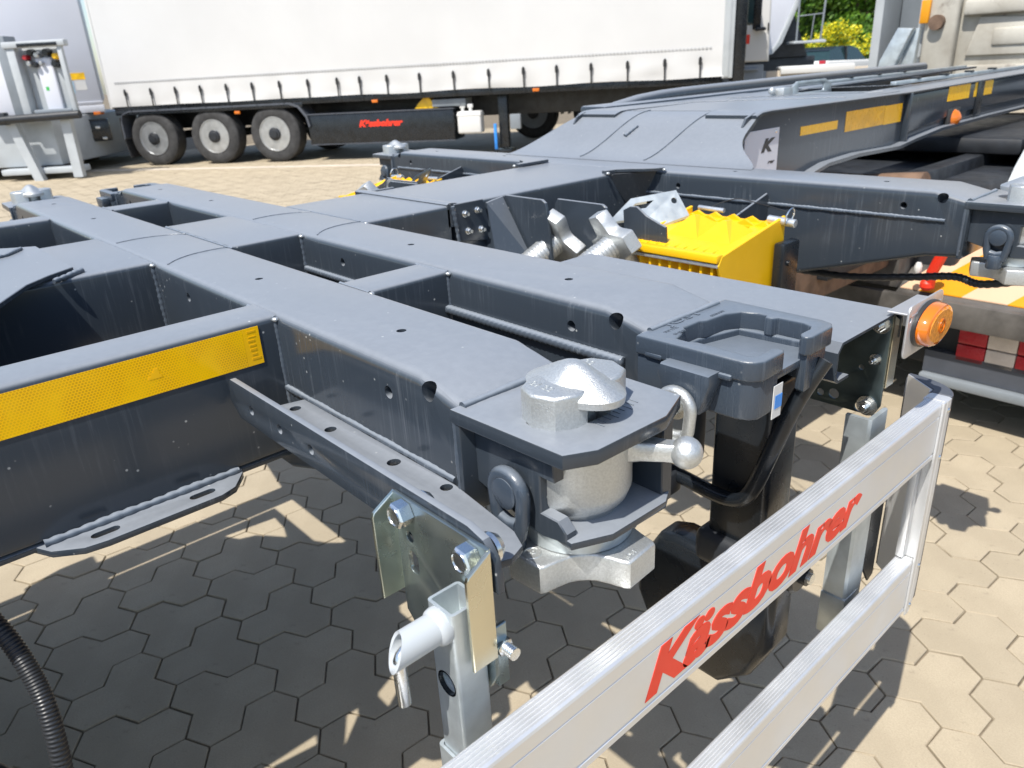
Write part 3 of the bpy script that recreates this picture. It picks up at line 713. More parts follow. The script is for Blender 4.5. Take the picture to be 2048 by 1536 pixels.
# small clamp plate and screw behind the post
mb = MB(); mb.box(-0.4005, -0.3965, 0.3095, 0.322, -0.215, -0.150, 0.0008, 1); mb.box(-0.435, -0.4005, 0.3095, 0.314, -0.215, -0.150, 0.0008, 1); mb.build('clamp_plate', 'zinc', hg)
mb = MB(); mb.hexhead((-0.3965, 0.316, -0.172), (-0.391, 0.316, -0.172), 0.0085); mb.tube([(-0.393 + 0.0012 * i, 0.316, -0.172) for i in range(12)], 0.0052, 12, rf=lambda i: 1 + 0.12 * (i % 2)); mb.build('clamp_screw', 'bolt', hg, 40)

SG = empty('side_guard', (-0.36, 0.7, 0.5), CH)
def rect_post(x0, x1, y0, y1, z0, z1, r, name, holes=()):
    mb = MB(); o_ = rrect(x0, x1, y0, y1, r, 3); i_ = rrect(x0 + 0.003, x1 - 0.003, y0 + 0.003, y1 - 0.003, max(r - 0.003, 0.0006), 3)
    R_ = [[(x, y, z1 - 0.03) for x, y in i_], [(x, y, z1) for x, y in i_], [(x, y, z1) for x, y in o_], [(x, y, z0) for x, y in o_]]
    mb.loft(R_); return mb.build(name, 'galv_grey', SG)
p = rect_post(-0.434, -0.400, 0.2685, 0.3025, -0.74, -0.1165, 0.004, 'guard_post')
ct = MB(); ct.cyl((-0.4165, 0.25, -0.196), (-0.4165, 0.276, -0.196), 0.0125, seg=24); boolean_cut(p, ct)
mb = MB(); mb.lathe([(0.0124, 0), (0.0124, 0.004), (0.0108, 0.004), (0.0108, 0)], (-0.4165, 0.2684, -0.196), (0, 1, 0), 24, cap=False); mb.build('hole_liner', 'black', p)
mb = MB()
ro, ri = 0.0138, 0.0110
for r_, nm in ((ro, 0),):
    rings = []
    for y, r2 in ((0.270, 0.0165), (0.266, 0.0168), (0.262, 0.0158), (0.260, ro), (0.224, ro)):
        rings.append([(-0.4165 + r2 * math.cos(2 * PI * i / 28), y - (0.009 * math.cos(2 * PI * i / 28 + 0.9) if y < 0.23 else 0), -0.133 + r2 * math.sin(2 * PI * i / 28)) for i in range(28)])
    rings.append([(-0.4165 + ri * math.cos(2 * PI * i / 28), 0.224 - 0.009 * math.cos(2 * PI * i / 28 + 0.9), -0.133 + ri * math.sin(2 * PI * i / 28)) for i in range(28)])
    rings.append([(-0.4165 + ri * math.cos(2 * PI * i / 28), 0.262, -0.133 + ri * math.sin(2 * PI * i / 28)) for i in range(28)])
    mb.loft(rings)
mb.build('pin_sleeve', 'lightgrey', SG, 40)
mb = MB(); mb.tube([(-0.4165, 0.262, -0.137), (-0.4165, 0.236, -0.137)] + [(-0.4165, 0.236 - 0.010 * math.sin(a), -0.147 + 0.010 * math.cos(a)) for a in (0.4, 0.8, 1.2, 1.57)] + [(-0.4165, 0.226, -0.165), (-0.4165, 0.226, -0.1865)], 0.0058, 14); mb.build('locking_pin', 'bolt', SG, 40)
mb = MB(); mb.box(-0.438, -0.396, 0.2645, 0.3065, -0.80, -0.245, 0.002); 
mb.bm.free()
mb = MB(); o_ = rrect(-0.4375, -0.3975, 0.265, 0.306, 0.004, 3); i_ = rrect(-0.4345, -0.400, 0.268, 0.303, 0.003, 3)
mb.loft([[(x, y, -0.295) for x, y in i_], [(x, y, -0.279) for x, y in i_], [(x, y, -0.279) for x, y in o_], [(x, y, -0.76) for x, y in o_]]); mb.build('post_shoe', 'galv_grey', SG)
# the second post, with its shoe low down
mb = MB(); o_ = [(-0.422, 1.004), (-0.389, 1.004), (-0.385, 1.008), (-0.385, 1.058), (-0.389, 1.062), (-0.392, 1.058), (-0.392, 1.011), (-0.422, 1.011)]
mb.loft([[(x, y, z) for x, y in o_] for z in (-0.205, -0.60)]); mb.build('guard_post', 'galv_grey', SG)
mb = MB(); mb.box(-0.424, -0.383, 1.001, 1.050, -0.60, -0.520, 0.003); mb.build('post_shoe', 'galv_grey', SG)

def rail(zt, zb, y0, y1, name):
    """ribbed aluminium plank: cross-section in x,z"""
    xi, xo = -0.3725, -0.345
    pr = [(xo - 0.0035, zb), (xo, zb + 0.0035)]
    h = zt - zb
    pr += [(xo, zb + 0.011), (xo - 0.0012, zb + 0.012), (xo - 0.0012, zb + 0.0140), (xo, zb + 0.0150)]
    pr += [(xo, zt - 0.0215), (xo - 0.0008, zt - 0.021), (xo - 0.0008, zt - 0.0200), (xo, zt - 0.0195)]
    pr += [(xo, zt - 0.004), (xo - 0.001, zt - 0.0015), (xo - 0.0035, zt)]
    nrib = 5; w = (xo - 0.0035) - (xi + 0.003); 
    for k in range(nrib):
        a = xo - 0.0035 - w * k / nrib; b_ = w / nrib
        pr += [(a - b_ * 0.45, zt), (a - b_ * 0.55, zt - 0.0011), (a - b_ * 0.80, zt - 0.0011), (a - b_ * 0.9, zt)]
    pr += [(xi + 0.002, zt), (xi, zt - 0.002), (xi, zb + 0.002), (xi + 0.002, zb)]
    mb = MB(); mb.loft([[(x, y, z) for x, z in pr] for y in (y0, y1)]); return mb.build(name, 'alu', SG, 20)
tr = rail(-0.2195, -0.318, -1.9, 1.168, 'guard_rail')
rail(-0.508, -0.616, -1.9, 1.166, 'guard_rail')
# end upright
mb = MB(); pr = [(-0.3735, 1.160), (-0.3735, 1.186), (-0.371, 1.190), (-0.346, 1.190), (-0.3415, 1.186), (-0.3415, 1.172), (-0.3425, 1.171), (-0.3425, 1.1695), (-0.3415, 1.1685), (-0.3415, 1.158), (-0.3445, 1.158), (-0.3445, 1.1685), (-0.3715, 1.1685), (-0.3715, 1.160)]
mb.loft([[(x, y, z) for x, y in pr] for z in (-0.2185, -0.560)] + [[(x, y if y < 1.170 else 1.165 + (y - 1.165) * 0.9, -0.59) for x, y in pr]] + [[(x, min(y, 1.172), -0.618) for x, y in pr]]); eu = mb.build('end_upright', 'alu', SG, 25)
mb = MB(); mb.box(-0.3720, -0.3600, 1.152, 1.1665, -0.505, -0.320, 0.001); mb.build('inner_channel', 'alu', SG)
for z in (-0.236, -0.318, -0.525, -0.602):
    mb = MB(); mb.lathe([(0.0, 0.0026), (0.0022, 0.0022), (0.0038, 0.0008), (0.0042, 0.0)], (-0.3415, 1.180 if z > -0.59 else 1.171, z), (1, 0, 0), 14); mb.build('rivet', 'bolt', SG)
# black curved end cap, and the grey sheet that turns in behind it
n_ = 12
out = []
for i in range(n_ + 1):
    t = i / n_; out.append((-0.343 - 0.085 * (1 - math.cos(t * PI / 2)) , 1.191 + 0.055 * math.sin(t * PI / 2)))
inn = [(-0.374, 1.191), (-0.3745, 1.203), (-0.4265, 1.2425)]
mb = MB(); mb.prism(out + inn[::-1], 'z', -0.2255, -0.2175, 0.001, 1); mb.prism([(p_[0], p_[1]) for p_ in out] + [(p_[0] - 0.003, p_[1] - 0.003) for p_ in out[::-1]], 'z', -0.60, -0.2255, 0); mb.build('end_cap', 'grey_plastic', SG)
mb = MB(); mb.loft([[(-0.4270, 1.243, z), (-0.376, 1.203, z), (-0.3755, 1.192, z), (-0.3775, 1.192, z), (-0.378, 1.2018, z), (-0.4285, 1.2414, z)] for z in (-0.219, -0.60)]); mb.build('return_sheet', 'alu', SG)
mb = MB(); mb.prism([(1.09, -0.30), (1.135, -0.30), (1.135, -0.545), (1.118, -0.552), (1.088, -0.510)], 'x', -0.400, -0.396, 0.0008, 1); mb.build('guard_gusset', 'black', SG)
# lettering on the top plank
text_obj('brand_lettering', 'Kässbohrer', 'red', 0.06, (-0.34485, 0.4480, T - 0.2985), (0, 1, 0), (0, 0, 1), tr, width=0.458, height=0.0565, shear=0.32, bold=0.0027, depth=0.0003, spacing=0.98)

# channel outrigger in front of the casting, with its zinc hanger and lamp
mb = MB()
oc = [(0.886, -0.108), (0.886, -0.070), (0.8965, -0.058), (1.070, -0.058), (1.0785, -0.066), (1.0785, -0.100), (1.0745, -0.100), (1.0745, -0.068), (1.068, -0.0620), (0.899, -0.0620), (0.890, -0.072), (0.890, -0.104), (0.897, -0.110), (0.925, -0.110), (0.925, -0.114), (0.895, -0.114)]
mb.loft([[(x, y, z) for y, z in oc] for x in (-0.98, -0.392)]); ch = mb.build('outrigger_channel', 'paint', CH, 25)
ct = MB(); ct.cyl((-0.424, 0.87, -0.088), (-0.424, 0.90, -0.088), 0.0065, seg=16); boolean_cut(ch, ct)
h2 = zinc_hanger(1.058, 1, -0.520, -0.395, -0.064, -0.222, 'zinc_hanger', [circ(-0.466, -0.203, 0.008, 16), circ(-0.487, -0.206, 0.0055, 14), circ(-0.425, -0.213, 0.008, 16), circ(-0.43, -0.15, 0.004, 10)], (-0.18, -0.175), 'zinc_dark')
for x, z, r in ((-0.410, -0.079, 0.010), (-0.411, -0.132, 0.0062), (-0.414, -0.207, 0.0115)):
    mb = MB(); mb.lathe([(0, 0), (r * 1.35, 0), (r * 1.35, 0.0018), (0, 0.0018)], (x, 1.0555, z), (0, -1, 0), 22); mb.hexhead((x, 1.054, z), (x, 1.047, z), r); mb.cyl((x, 1.05, z), (x, 1.038, z), r * 0.52, seg=14, ch=0.0008); mb.build('hex_bolt', 'bolt', h2, 25)
lb = empty('marker_lamp', (-0.33, 1.1, T - 0.12), CH)
mb = MB(); mb.box(-0.394, -0.364, 1.086, 1.090, -0.086, -0.052, 0.001, 1); mb.box(-0.396, -0.362, 1.030, 1.130, -0.0525, -0.0495, 0.0008, 1)
mb.plate(rrect(1.020, 1.135, -0.112, -0.036, 0.010, 4), [circ(1.027, -0.056, 0.004, 10)], 0.003, M_YZ(-0.364), 0.0006); mb.build('lamp_bracket', 'greyplate', lb)
def oval(x, ky, kz): return [(x, 1.082 + 0.047 * ky * math.cos(2 * PI * i / 32), -0.0735 + 0.030 * kz * math.sin(2 * PI * i / 32)) for i in range(32)]
mb = MB(); mb.loft([oval(-0.3625, 1.06, 1.08), oval(-0.358, 1.06, 1.08), oval(-0.357, 1.02, 1.02)]); mb.build('lamp_base', 'lampbase', lb)
mb = MB(); mb.loft([oval(-0.357, 1, 1), oval(-0.347, 0.985, 0.98), oval(-0.3435, 0.94, 0.92), oval(-0.342, 0.86, 0.82)]); mb.build('lamp_lens', 'amber', lb)
mb = MB(); mb.loft([oval(-0.3422, 0.82, 0.76), oval(-0.3412, 0.80, 0.74)]); rl = mb.build('lamp_reflector', 'amber_in', lb)
mb = MB(); mb.lathe([(0.0105, 0), (0.0105, 0.0014), (0.0082, 0.0014), (0.0082, 0)], (-0.3412, 1.082, -0.0735), (1, 0, 0), 24, cap=False); mb.lathe([(0.004, 0), (0.004, 0.0012), (0.0, 0.0014)], (-0.3412, 1.082, -0.0735), (1, 0, 0), 16); mb.build('lens_ring', 'amber', lb)

# ------------------------------------------------------------------ landing leg under the second bolster
LL = empty('landing_leg', (-0.455, 0.83, 0), CH)
mb = MB(); mb.box(-0.502, -0.416, 0.785, 0.852, -0.345, -0.085, 0.008, 3); mb.build('leg_tube', 'black', LL)
mb = MB(); mb.box(-0.517, -0.393, 0.772, 0.885, -0.385, -0.330, 0.014, 3); mb.build('leg_inner', 'darkmetal', LL)
mb = MB(); mb.cyl((-0.40, 0.815, -0.36), (-0.372, 0.815, -0.36), 0.028, seg=28, ch=0.004); mb.cyl((-0.376, 0.815, -0.36), (-0.362, 0.815, -0.36), 0.012, seg=20); mb.build('gear_shaft', 'black', LL)
mb = MB(); mb.cyl((-0.363, 0.815, -0.36), (-0.357, 0.815, -0.36), 0.008, seg=18); mb.build('shaft_nut', 'bolt', LL)
pf = [(-0.60, -0.395), (-0.57, -0.385), (-0.41, -0.39), (-0.40, -0.40), (-0.40, -0.50), (-0.43, -0.57), (-0.48, -0.615), (-0.55, -0.615), (-0.61, -0.58), (-0.64, -0.52), (-0.635, -0.455)]
mb = MB(); mb.prism(pf, 'y', 0.80, 0.86, 0.012, 3); mb.build('gear_housing', 'black', LL)
path = [(-0.378, 0.822, -0.055), (-0.396, 0.800, -0.106), (-0.414, 0.783, -0.175), (-0.426, 0.774, -0.222), (-0.437, 0.770, -0.246), (-0.454, 0.769, -0.257), (-0.478, 0.769, -0.260), (-0.52, 0.770, -0.257), (-0.60, 0.772, -0.250), (-0.72, 0.773, -0.240)]
mb = MB(); 
def smooth(P, k=4):
    P = [Vector(p) for p in P]; out = []
    for i in range(len(P) - 1):
        a = P[max(i - 1, 0)]; b = P[i]; c = P[i + 1]; d = P[min(i + 2, len(P) - 1)]
        for j in range(k):
            t = j / k; out.append(0.5 * ((2 * b) + (c - a) * t + (2 * a - 5 * b + 4 * c - d) * t * t + (3 * b - a - 3 * c + d) * t ** 3))
    return out + [P[-1]]
mb.tube(smooth(path), 0.0105, 14); mb.build('brace_bar', 'black', LL, 50)
mb = MB(); mb.box(-0.565, -0.540, 0.745, 0.775, -0.280, -0.246, 0.004); mb.box(-0.53, -0.515, 0.76, 0.79, -0.22, -0.12, 0.003); mb.box(-0.60, -0.50, 0.80, 0.84, -0.16, -0.10, 0.004); mb.build('bar_clip', 'plastic', LL)

# ------------------------------------------------------------------ spine fittings between the second and the front bolster (near and far side)
for sx in (1, -1):
    fx = lambda u: X(sx, u)
    o_ = [(1.062, 0.001), (1.150, 0.001), (1.168, -0.060), (1.176, -0.094), (1.165, -0.100), (1.072, -0.086)]
    a, c = sorted((fx(0.183), fx(0.192)))
    mb = MB(); mb.prism(o_, 'x', a, c, 0.0015, 1); bp = mb.build('bolted_plate', 'paint', CH)
    weld([(fx(0.190), 1.060, -0.003), (fx(0.190), 1.071, -0.085)], 0.005)
    for y, z in ((1.092, -0.025), (1.130, -0.022), (1.098, -0.066), (1.138, -0.068)):
        d = 1 if sx > 0 else -1
        mb = MB(); mb.lathe([(0, 0), (0.0085, 0), (0.0085, 0.0015), (0, 0.0015)], (fx(0.192), y, z), (d, 0, 0), 16); mb.hexhead((fx(0.1935), y, z), (fx(0.200), y, z), 0.0066); mb.cyl((fx(0.199), y, z), (fx(0.207), y, z), 0.0042, seg=12); mb.build('stud_bolt', 'bolt', bp, 25)
    # folded gusset and the three bearing plates
    mb = MB(); mb.loft([[(fx(0.178), 1.160, -0.010), (fx(0.178), 1.222, -0.004), (fx(0.178), 1.222, -0.17), (fx(0.178), 1.15, -0.17)], [(fx(0.184), 1.168, -0.012), (fx(0.186), 1.218, -0.004), (fx(0.285), 1.218, -0.15), (fx(0.235), 1.15, -0.17)]]); mb.build('folded_gusset', 'paint', CH)
    mb = MB(); mb.box(*sorted((fx(0.18), fx(0.30))), 1.10, 1.16, -0.150, -0.140, 0.002); mb.build('gusset_shelf', 'paint', CH)
    for (u0, u1, y, zt, cut) in ((0.178, 0.330, 1.228, -0.001, 0.016), (0.285, 0.452, 1.300, -0.012, 0.016)):
        pl = [(fx(u0), -0.20), (fx(u0), zt - 0.012), (fx(u0 + 0.010), zt), (fx(u1 - cut), zt - 0.001), (fx(u1 - 0.004), zt - cut * 0.5), (fx(u1), zt - cut * 1.3), (fx(u1 + 0.02), -0.20)]
        mb = MB(); mb.prism(pl, 'y', y - 0.004, y + 0.004, 0.001, 1); mb.build('bearing_plate', 'paint', CH)
    pl = [(0.465, -0.029), (0.485, -0.019), (0.504, -0.018), (0.532, -0.036), (0.564, -0.048), (0.585, -0.055), (0.59, -0.12), (0.50, -0.16), (0.47, -0.10)]
    mb = MB(); mb.prism([(fx(u), z) for u, z in pl], 'y', 1.336, 1.343, 0.001, 1); mb.build('bearing_plate', 'paint', CH)
    # spare screw spindles with star nuts
    for (u, y, z, dx, rot) in ((0.313, 1.268, -0.108, -0.14, 20), (0.482, 1.280, -0.100, -0.22, 62)):
        sp = empty('screw_spindle', (fx(u), y, T + z), CH)
        ax = Vector((dx * sx, -0.80, -0.42)).normalized(); e1 = ax.orthogonal().normalized(); e2 = ax.cross(e1); c0 = Vector((fx(u), y, z))
        mb = MB(); nn = 46; mb.loft([[c0 + ax * (0.002 + 0.105 * i / nn) + (e1 * math.cos(2 * PI * k / 22) + e2 * math.sin(2 * PI * k / 22)) * (0.0285 + (0.0013 if i % 4 in (1, 2) else -0.0013)) for k in range(22)] for i in range(nn + 1)]); mb.build('threaded_rod', 'galv_cast', sp, 60)
        out = []
        for k in range(4):
            ph = math.radians(rot + 90 * k)
            for da, r in ((-17, 0.079), (-14, 0.0825), (14, 0.0825), (17, 0.079), (26, 0.062), (36, 0.051), (45, 0.048), (54, 0.051), (64, 0.062)): out.append((r * math.cos(ph + math.radians(da)), r * math.sin(ph + math.radians(da))))
        t = bmesh.new(); mb = MB(); mb.M = Matrix.Translation(c0) @ Matrix(((e1.x, e2.x, ax.x, 0), (e1.y, e2.y, ax.y, 0), (e1.z, e2.z, ax.z, 0), (0, 0, 0, 1)))
        mb.prism(out, 'z', -0.026, 0.006, 0.003, 2); mb.build('star_nut', 'galv_cast', sp, 40)
    # galvanised chock carrier, a folded strap with a hole, on a dark side plate that runs to the front bolster
    ca, cc_ = sorted((fx(0.600), fx(0.606)))
    mb = MB(); mb.prism([(1.40, -0.115), (1.715, -0.034), (1.722, -0.044), (1.722, -0.19), (1.45, -0.19), (1.40, -0.15)], 'x', ca, cc_, 0.001, 1); mb.build('carrier_plate', 'paint', CH)
    A_, B_, C_, D_ = (0.435, 1.40, -0.015), (0.490, 1.50, -0.005), (0.474, 1.42, -0.057), (0.424, 1.33, -0.061)
    E_, F_ = (0.530, 1.50, -0.060), (0.502, 1.42, -0.076)
    mb = MB()
    g3 = lambda p, dz=0.0: (fx(p[0]), p[1], p[2] + dz)
    lp = lambda a, b, t: tuple(a[i] + (b[i] - a[i]) * t for i in range(3))
    rows = []
    for t in (0, 1): rows.append([lp(D_, A_, t), lp(D_, A_, t)])
    quad = lambda a, b, c, d, h: mb.loft([[g3(a), g3(b), g3(c), g3(d)], [g3(a, -h), g3(b, -h), g3(c, -h), g3(d, -h)]])
    # upper sheet in four strips round a slot, then the turned-down cheek
    P_ = lambda u, v: lp(lp(D_, C_, u), lp(A_, B_, u), v)
    for (ua, ub, va, vb) in ((0, 1, 0, 0.42), (0, 1, 0.72, 1), (0, 0.25, 0.42, 0.72), (0.66, 1, 0.42, 0.72)):
        quad(P_(ua, va), P_(ub, va), P_(ub, vb), P_(ua, vb), 0.005)
    bmesh.ops.remove_doubles(mb.bm, verts=mb.bm.verts, dist=0.0004)
    cr = mb.build('chock_carrier', 'galv_grey', CH, 25)
    mb = MB(); quad(B_, E_, F_, C_, 0.006); cc2 = mb.build('carrier_cheek', 'galv_grey', CH)
    hc = lp(lp(B_, C_, 0.2), lp(E_, F_, 0.2), 0.25)
    mb = MB(); nv = (Vector(g3(E_)) - Vector(g3(B_))).cross(Vector(g3(C_)) - Vector(g3(B_))).normalized(); c0 = Vector(g3(hc)); nv = nv if nv.z > 0 else -nv
    mb.cyl(c0 - nv * 0.03, c0 + nv * 0.03, 0.0075, seg=16); boolean_cut(cc2, mb)
    # corner gussets at the front bolster
    gp = [(fx(0.168), 1.60), (fx(0.168), 1.726), (fx(0.285), 1.726), (fx(0.275), 1.700), (fx(0.25), 1.678), (fx(0.215), 1.660), (fx(0.19), 1.635), (fx(0.182), 1.60)]
    mb = MB(); mb.prism(gp, 'z', 0.001, 0.010, 0.0012, 1); mb.build('corner_gusset', 'paint', CH)
    mb = MB(); mb.loft([[(fx(0.178), 1.61, -0.002), (fx(0.26), 1.722, -0.002), (fx(0.19), 1.722, -0.135)], [(fx(0.174), 1.614, -0.002), (fx(0.256), 1.728, -0.002), (fx(0.186), 1.728, -0.135)]]); mb.build('corner_web', 'paint', CH)
    for p_ in ((fx(0.19), 1.60, 0.003), (fx(0.287), 1.722, 0.004)):
        mb = MB(); mb.ball(p_, 0.006, 10, (1, 1, 0.7)); mb.build('weld_spot', 'galv_cast', CH, 50)

# ------------------------------------------------------------------ gooseneck rising from the front bolster
GN = empty('gooseneck', (CX, 3.0, 0.7), CH)
rings = []
NS = 22
def ramp_pt(t): return (1.83 + 0.30 * t, 0.0 + 0.124 * (t * t * (3 - 2 * t)))
for i in range(NS + 1):
    t = i / NS; y, z = ramp_pt(t); e = t * t * (3 - 2 * t)
    hn = 0.490 - 0.150 * e
    hn_cut = hn - 0.055 * math.exp(-((t - 0.42) / 0.25) ** 2)
    rings.append([(CX - hn, y, z + 0.001), (CX + hn_cut, y, z + 0.001), (CX + hn_cut, y + 0.006, z - 0.009), (CX - hn, y + 0.006, z - 0.009)])
mb = MB(); mb.loft(rings); mb.build('ramp_plate', 'paint', GN, 40)
for u in (-0.16, 0.10):
    weld([(CX + u + 0.004 * i - 0.012 * (i / NS), ramp_pt(i / NS)[0], ramp_pt(i / NS)[1] + 0.002) for i in range(2, NS + 1)], 0.0028, 'ramp_seam', 60, amp=0.08)
weld([(CX - 0.06, 1.97, ramp_pt(0.47)[1] + 0.003), (CX - 0.045, 2.015, ramp_pt(0.62)[1] + 0.003)], 0.006)
longbeam(-1.93, -1.262, 2.125, 3.10, 0.1255, 0.110, 'deck_plate', 0.004)
for sx in (1, -1):
    fx = lambda u: X(sx, u)
    a, c = sorted((fx(0.330), fx(0.338)))
    # web: deepens to the rear, with the bent lower flange following it
    low = [(2.02, -0.10), (2.30, -0.105), (2.42, -0.078), (2.50, -0.064), (2.72, -0.057), (3.05, -0.066), (3.20, -0.052), (3.45, -0.034), (3.95, -0.026), (5.4, -0.020)]
    top = [(5.4, 0.135), (3.12, 0.118), (2.075, 0.1245), (2.035, 0.112), (2.02, 0.09)]
    mb = MB(); mb.prism(low + top, 'x', a, c, 0.001, 1); mb.build('gooseneck_web', 'paint', GN)
    mb = MB(); rings = []
    for (y, z) in low: rings.append([(fx(0.27), y, z), (fx(0.372), y, z), (fx(0.372), y, z - 0.012), (fx(0.27), y, z - 0.012)])
    mb.loft(rings); mb.build('lower_flange', 'paint', GN)
    # top flange, wide with its rounded lip
    mb = MB(); rings = []
    for y, z in ((2.06, 0.118), (2.09, 0.1265), (2.13, 0.1285), (3.12, 0.122), (5.4, 0.139)): rings.append([(fx(0.18), y, z), (fx(0.352), y, z), (fx(0.356), y, z - 0.003), (fx(0.356), y, z - 0.008), (fx(0.18), y, z - 0.010)])
    mb.loft(rings); mb.build('top_flange', 'paint', GN)
    # front half: folded side panel
    pn = [(3.15, 0.108), (5.4, 0.128), (5.4, 0.02), (4.0, 0.012), (3.6, 0.004), (3.15, -0.030)]
    mb = MB(); mb.prism(pn, 'x', *sorted((fx(0.3385), fx(0.350))), 0.003, 2); mb.build('side_panel', 'paint', GN)
    mb = MB(); mb.box(*sorted((fx(0.338), fx(0.362))), 3.125, 3.135, -0.062, 0.116, 0.002); mb.build('web_stiffener', 'paint', GN)
    mb = MB(); mb.box(*sorted((fx(0.3505), fx(0.3535))), 3.83, 3.91, -0.02, 0.122, 0.001); mb.build('web_slot', 'black', GN)
    for k, (y0, y1, z0, z1, mt) in enumerate(((2.352, 2.598, 0.034, 0.0615, 'tape_plain'), (2.655, 2.955, 0.018, 0.084, 'tape_dark'), (2.957, 3.105, 0.016, 0.082, 'tape_plain'))):
        mb = MB(); mb.box(*sorted((fx(0.3382), fx(0.3390))), y0, y1, z0, z1, 0); mb.build('reflective_tape', mt, GN)
    for y0, y1 in ((3.51, 3.745), (3.80, 4.02), (4.60, 4.85)):
        mb = MB(); mb.box(*sorted((fx(0.3502), fx(0.3510))), y0, y1, 0.060, 0.121, 0); mb.build('reflective_tape', 'tape_plain', GN)
    mb = MB(); mb.box(*sorted((fx(0.3382), fx(0.3402))), 2.03, 2.22, -0.10, 0.073, 0.0005, 1); kp = mb.build('name_plate', 'white_box', GN)
    if sx > 0:
        text_obj('plate_letter', 'K', 'black', 0.05, (fx(0.3404), 2.122, T + 0.006), (0, 1, 0), (0, 0, 1), kp, width=0.078, height=0.040, shear=0.35, bold=0.003)
        text_obj('plate_letter', 'rer', 'black', 0.02, (fx(0.3404), 2.165, T - 0.030), (0, 1, 0), (0, 0, 1), kp, width=0.04, height=0.008, shear=0.25, bold=0.0008)
        text_obj('tape_letter', 'K', 'tape_plain', 0.05, (fx(0.3392), 2.880, T + 0.034), (0, 1, 0), (0, 0, 1), GN, width=0.066, height=0.034, shear=0.35, bold=0.003)
        for q in ((2.20, 0.062),): 
            mb = MB(); mb.lathe([(0, 0.003), (0.004, 0.002), (0.005, 0)], (fx(0.3402), q[0], q[1]), (1, 0, 0), 12); mb.build('rivet', 'bolt', kp)
        mb = MB(); mb.lathe([(0.0, 0.030), (0.010, 0.028), (0.026, 0.018), (0.034, 0.004), (0.036, 0.0)], (fx(0.354), 3.60, -0.010), (1, 0, 0), 22); mb.build('marker_lens', 'amber', GN)
        mb = MB(); mb.box(fx(0.338), fx(0.356), 3.54, 3.66, -0.05, 0.03, 0.004); mb.build('lamp_base', 'lampbase', GN)
    else:
        pass
    # raised lashing rail and odd fittings on the top
    mb = MB(); mb.box(*sorted((fx(0.20), fx(0.225))), 3.3, 5.3, 0.136, 0.150, 0.003); mb.build('cable_rail', 'galv_grey', GN)
    for k in range(4):
        mb = MB(); mb.box(*sorted((fx(0.196), fx(0.23))), 3.5 + 0.3 * k, 3.53 + 0.3 * k, 0.149, 0.158, 0.002); mb.build('rail_clip', 'black', GN)
mb = MB(); mb.plate([(2.95, 0.115), (2.95, 0.150), (2.99, 0.172), (3.22, 0.172), (3.27, 0.150), (3.28, 0.115)], [rrect(3.00, 3.21, 0.128, 0.158, 0.008)], 0.008, M_YZ(-1.62)); mb.build('handle_plate', 'galv_grey', GN)
mb = MB(); mb.box(-1.66, -1.60, 2.86, 2.93, 0.12, 0.155, 0.004); mb.ball((-1.64, 2.84, 0.145), 0.014, 10); mb.build('coupling_block', 'galv_cast', GN)
for (y, x0, x1) in ((2.5, -1.85, -1.3), (2.75, -1.78, -1.35), (3.3, -1.88, -1.4)):
    weld([(x0, y, 0.1265), (x1, y + 0.25, 0.1262)], 0.0015, 'top_seam', amp=0.05)
mb = MB(); mb.tube(smooth([(-2.02, 2.10, 0.05), (-2.02, 2.5, 0.13), (-2.02, 3.3, 0.145), (-2.0, 5.2, 0.15)]), 0.028, 12); mb.box(-2.06, -1.93, 2.2, 5.3, 0.085, 0.135, 0.01); mb.build('hose_channel', 'paint', GN)
text_obj('deck_print', 'A-7060', 'white', 0.03, (-1.30, 2.93, T + 0.1288), (0, 1, 0), (-1, 0, 0), GN, width=0.12, height=0.014, bold=0.0006)

# ------------------------------------------------------------------ rear running gear of the chassis (throws the shade on the paving at the left)
for sx in (1, -1):
    fx = lambda u: X(sx, u)
    for y in (-1.05, -2.4):
        w = empty('wheel', (fx(1.00), y, 0.5), CH)
        mb = MB(0); mb.lathe([(0.30, -0.16), (0.40, -0.17), (0.475, -0.155), (0.495, -0.11), (0.495, 0.11), (0.475, 0.155), (0.40, 0.17), (0.30, 0.16)], (fx(1.02), y, 0.497), (1, 0, 0), 48); mb.build('tyre', 'rubber', w)
        mb = MB(0); mb.lathe([(0.0, -0.10), (0.16, -0.10), (0.27, -0.12), (0.305, -0.15), (0.305, 0.15), (0.27, 0.10), (0.16, 0.02), (0.0, 0.03)], (fx(1.02), y, 0.497), (1, 0, 0), 32); mb.build('rim', 'rim', w)
    mb = MB(); rings = []
    for i in range(13):
        a = PI * i / 12; yy, zz = -1.05 + 0.60 * math.cos(a), -0.615 + 0.60 * math.sin(a)
        rings.append([(fx(0.82), yy, min(zz, -0.05)), (fx(1.22), yy, min(zz, -0.05)), (fx(1.22), yy * 0.995, min(zz, -0.05) - 0.008), (fx(0.82), yy * 0.995, min(zz, -0.05) - 0.008)])
    mb.loft(rings); mb.build('mudguard', 'plastic', CH)
    mb = MB(); mb.cyl((fx(0.25), -0.62, -0.45), (fx(0.95), -0.62, -0.45), 0.15, seg=24); mb.build('air_tank', 'black', CH)
mb = MB(); mb.cyl((CX - 0.9, -1.05, -0.618), (CX + 0.9, -1.05, -0.618), 0.07, seg=20); mb.cyl((CX - 0.9, -2.4, -0.618), (CX + 0.9, -2.4, -0.618), 0.07, seg=20); mb.build('axle', 'black', CH)
for y in (-0.42, -0.85):
    mb = MB(); mb.box(-2.3, -0.93, y - 0.05, y + 0.05, -0.19, -0.01, 0.004); mb.build('cross_member', 'paint', CH)
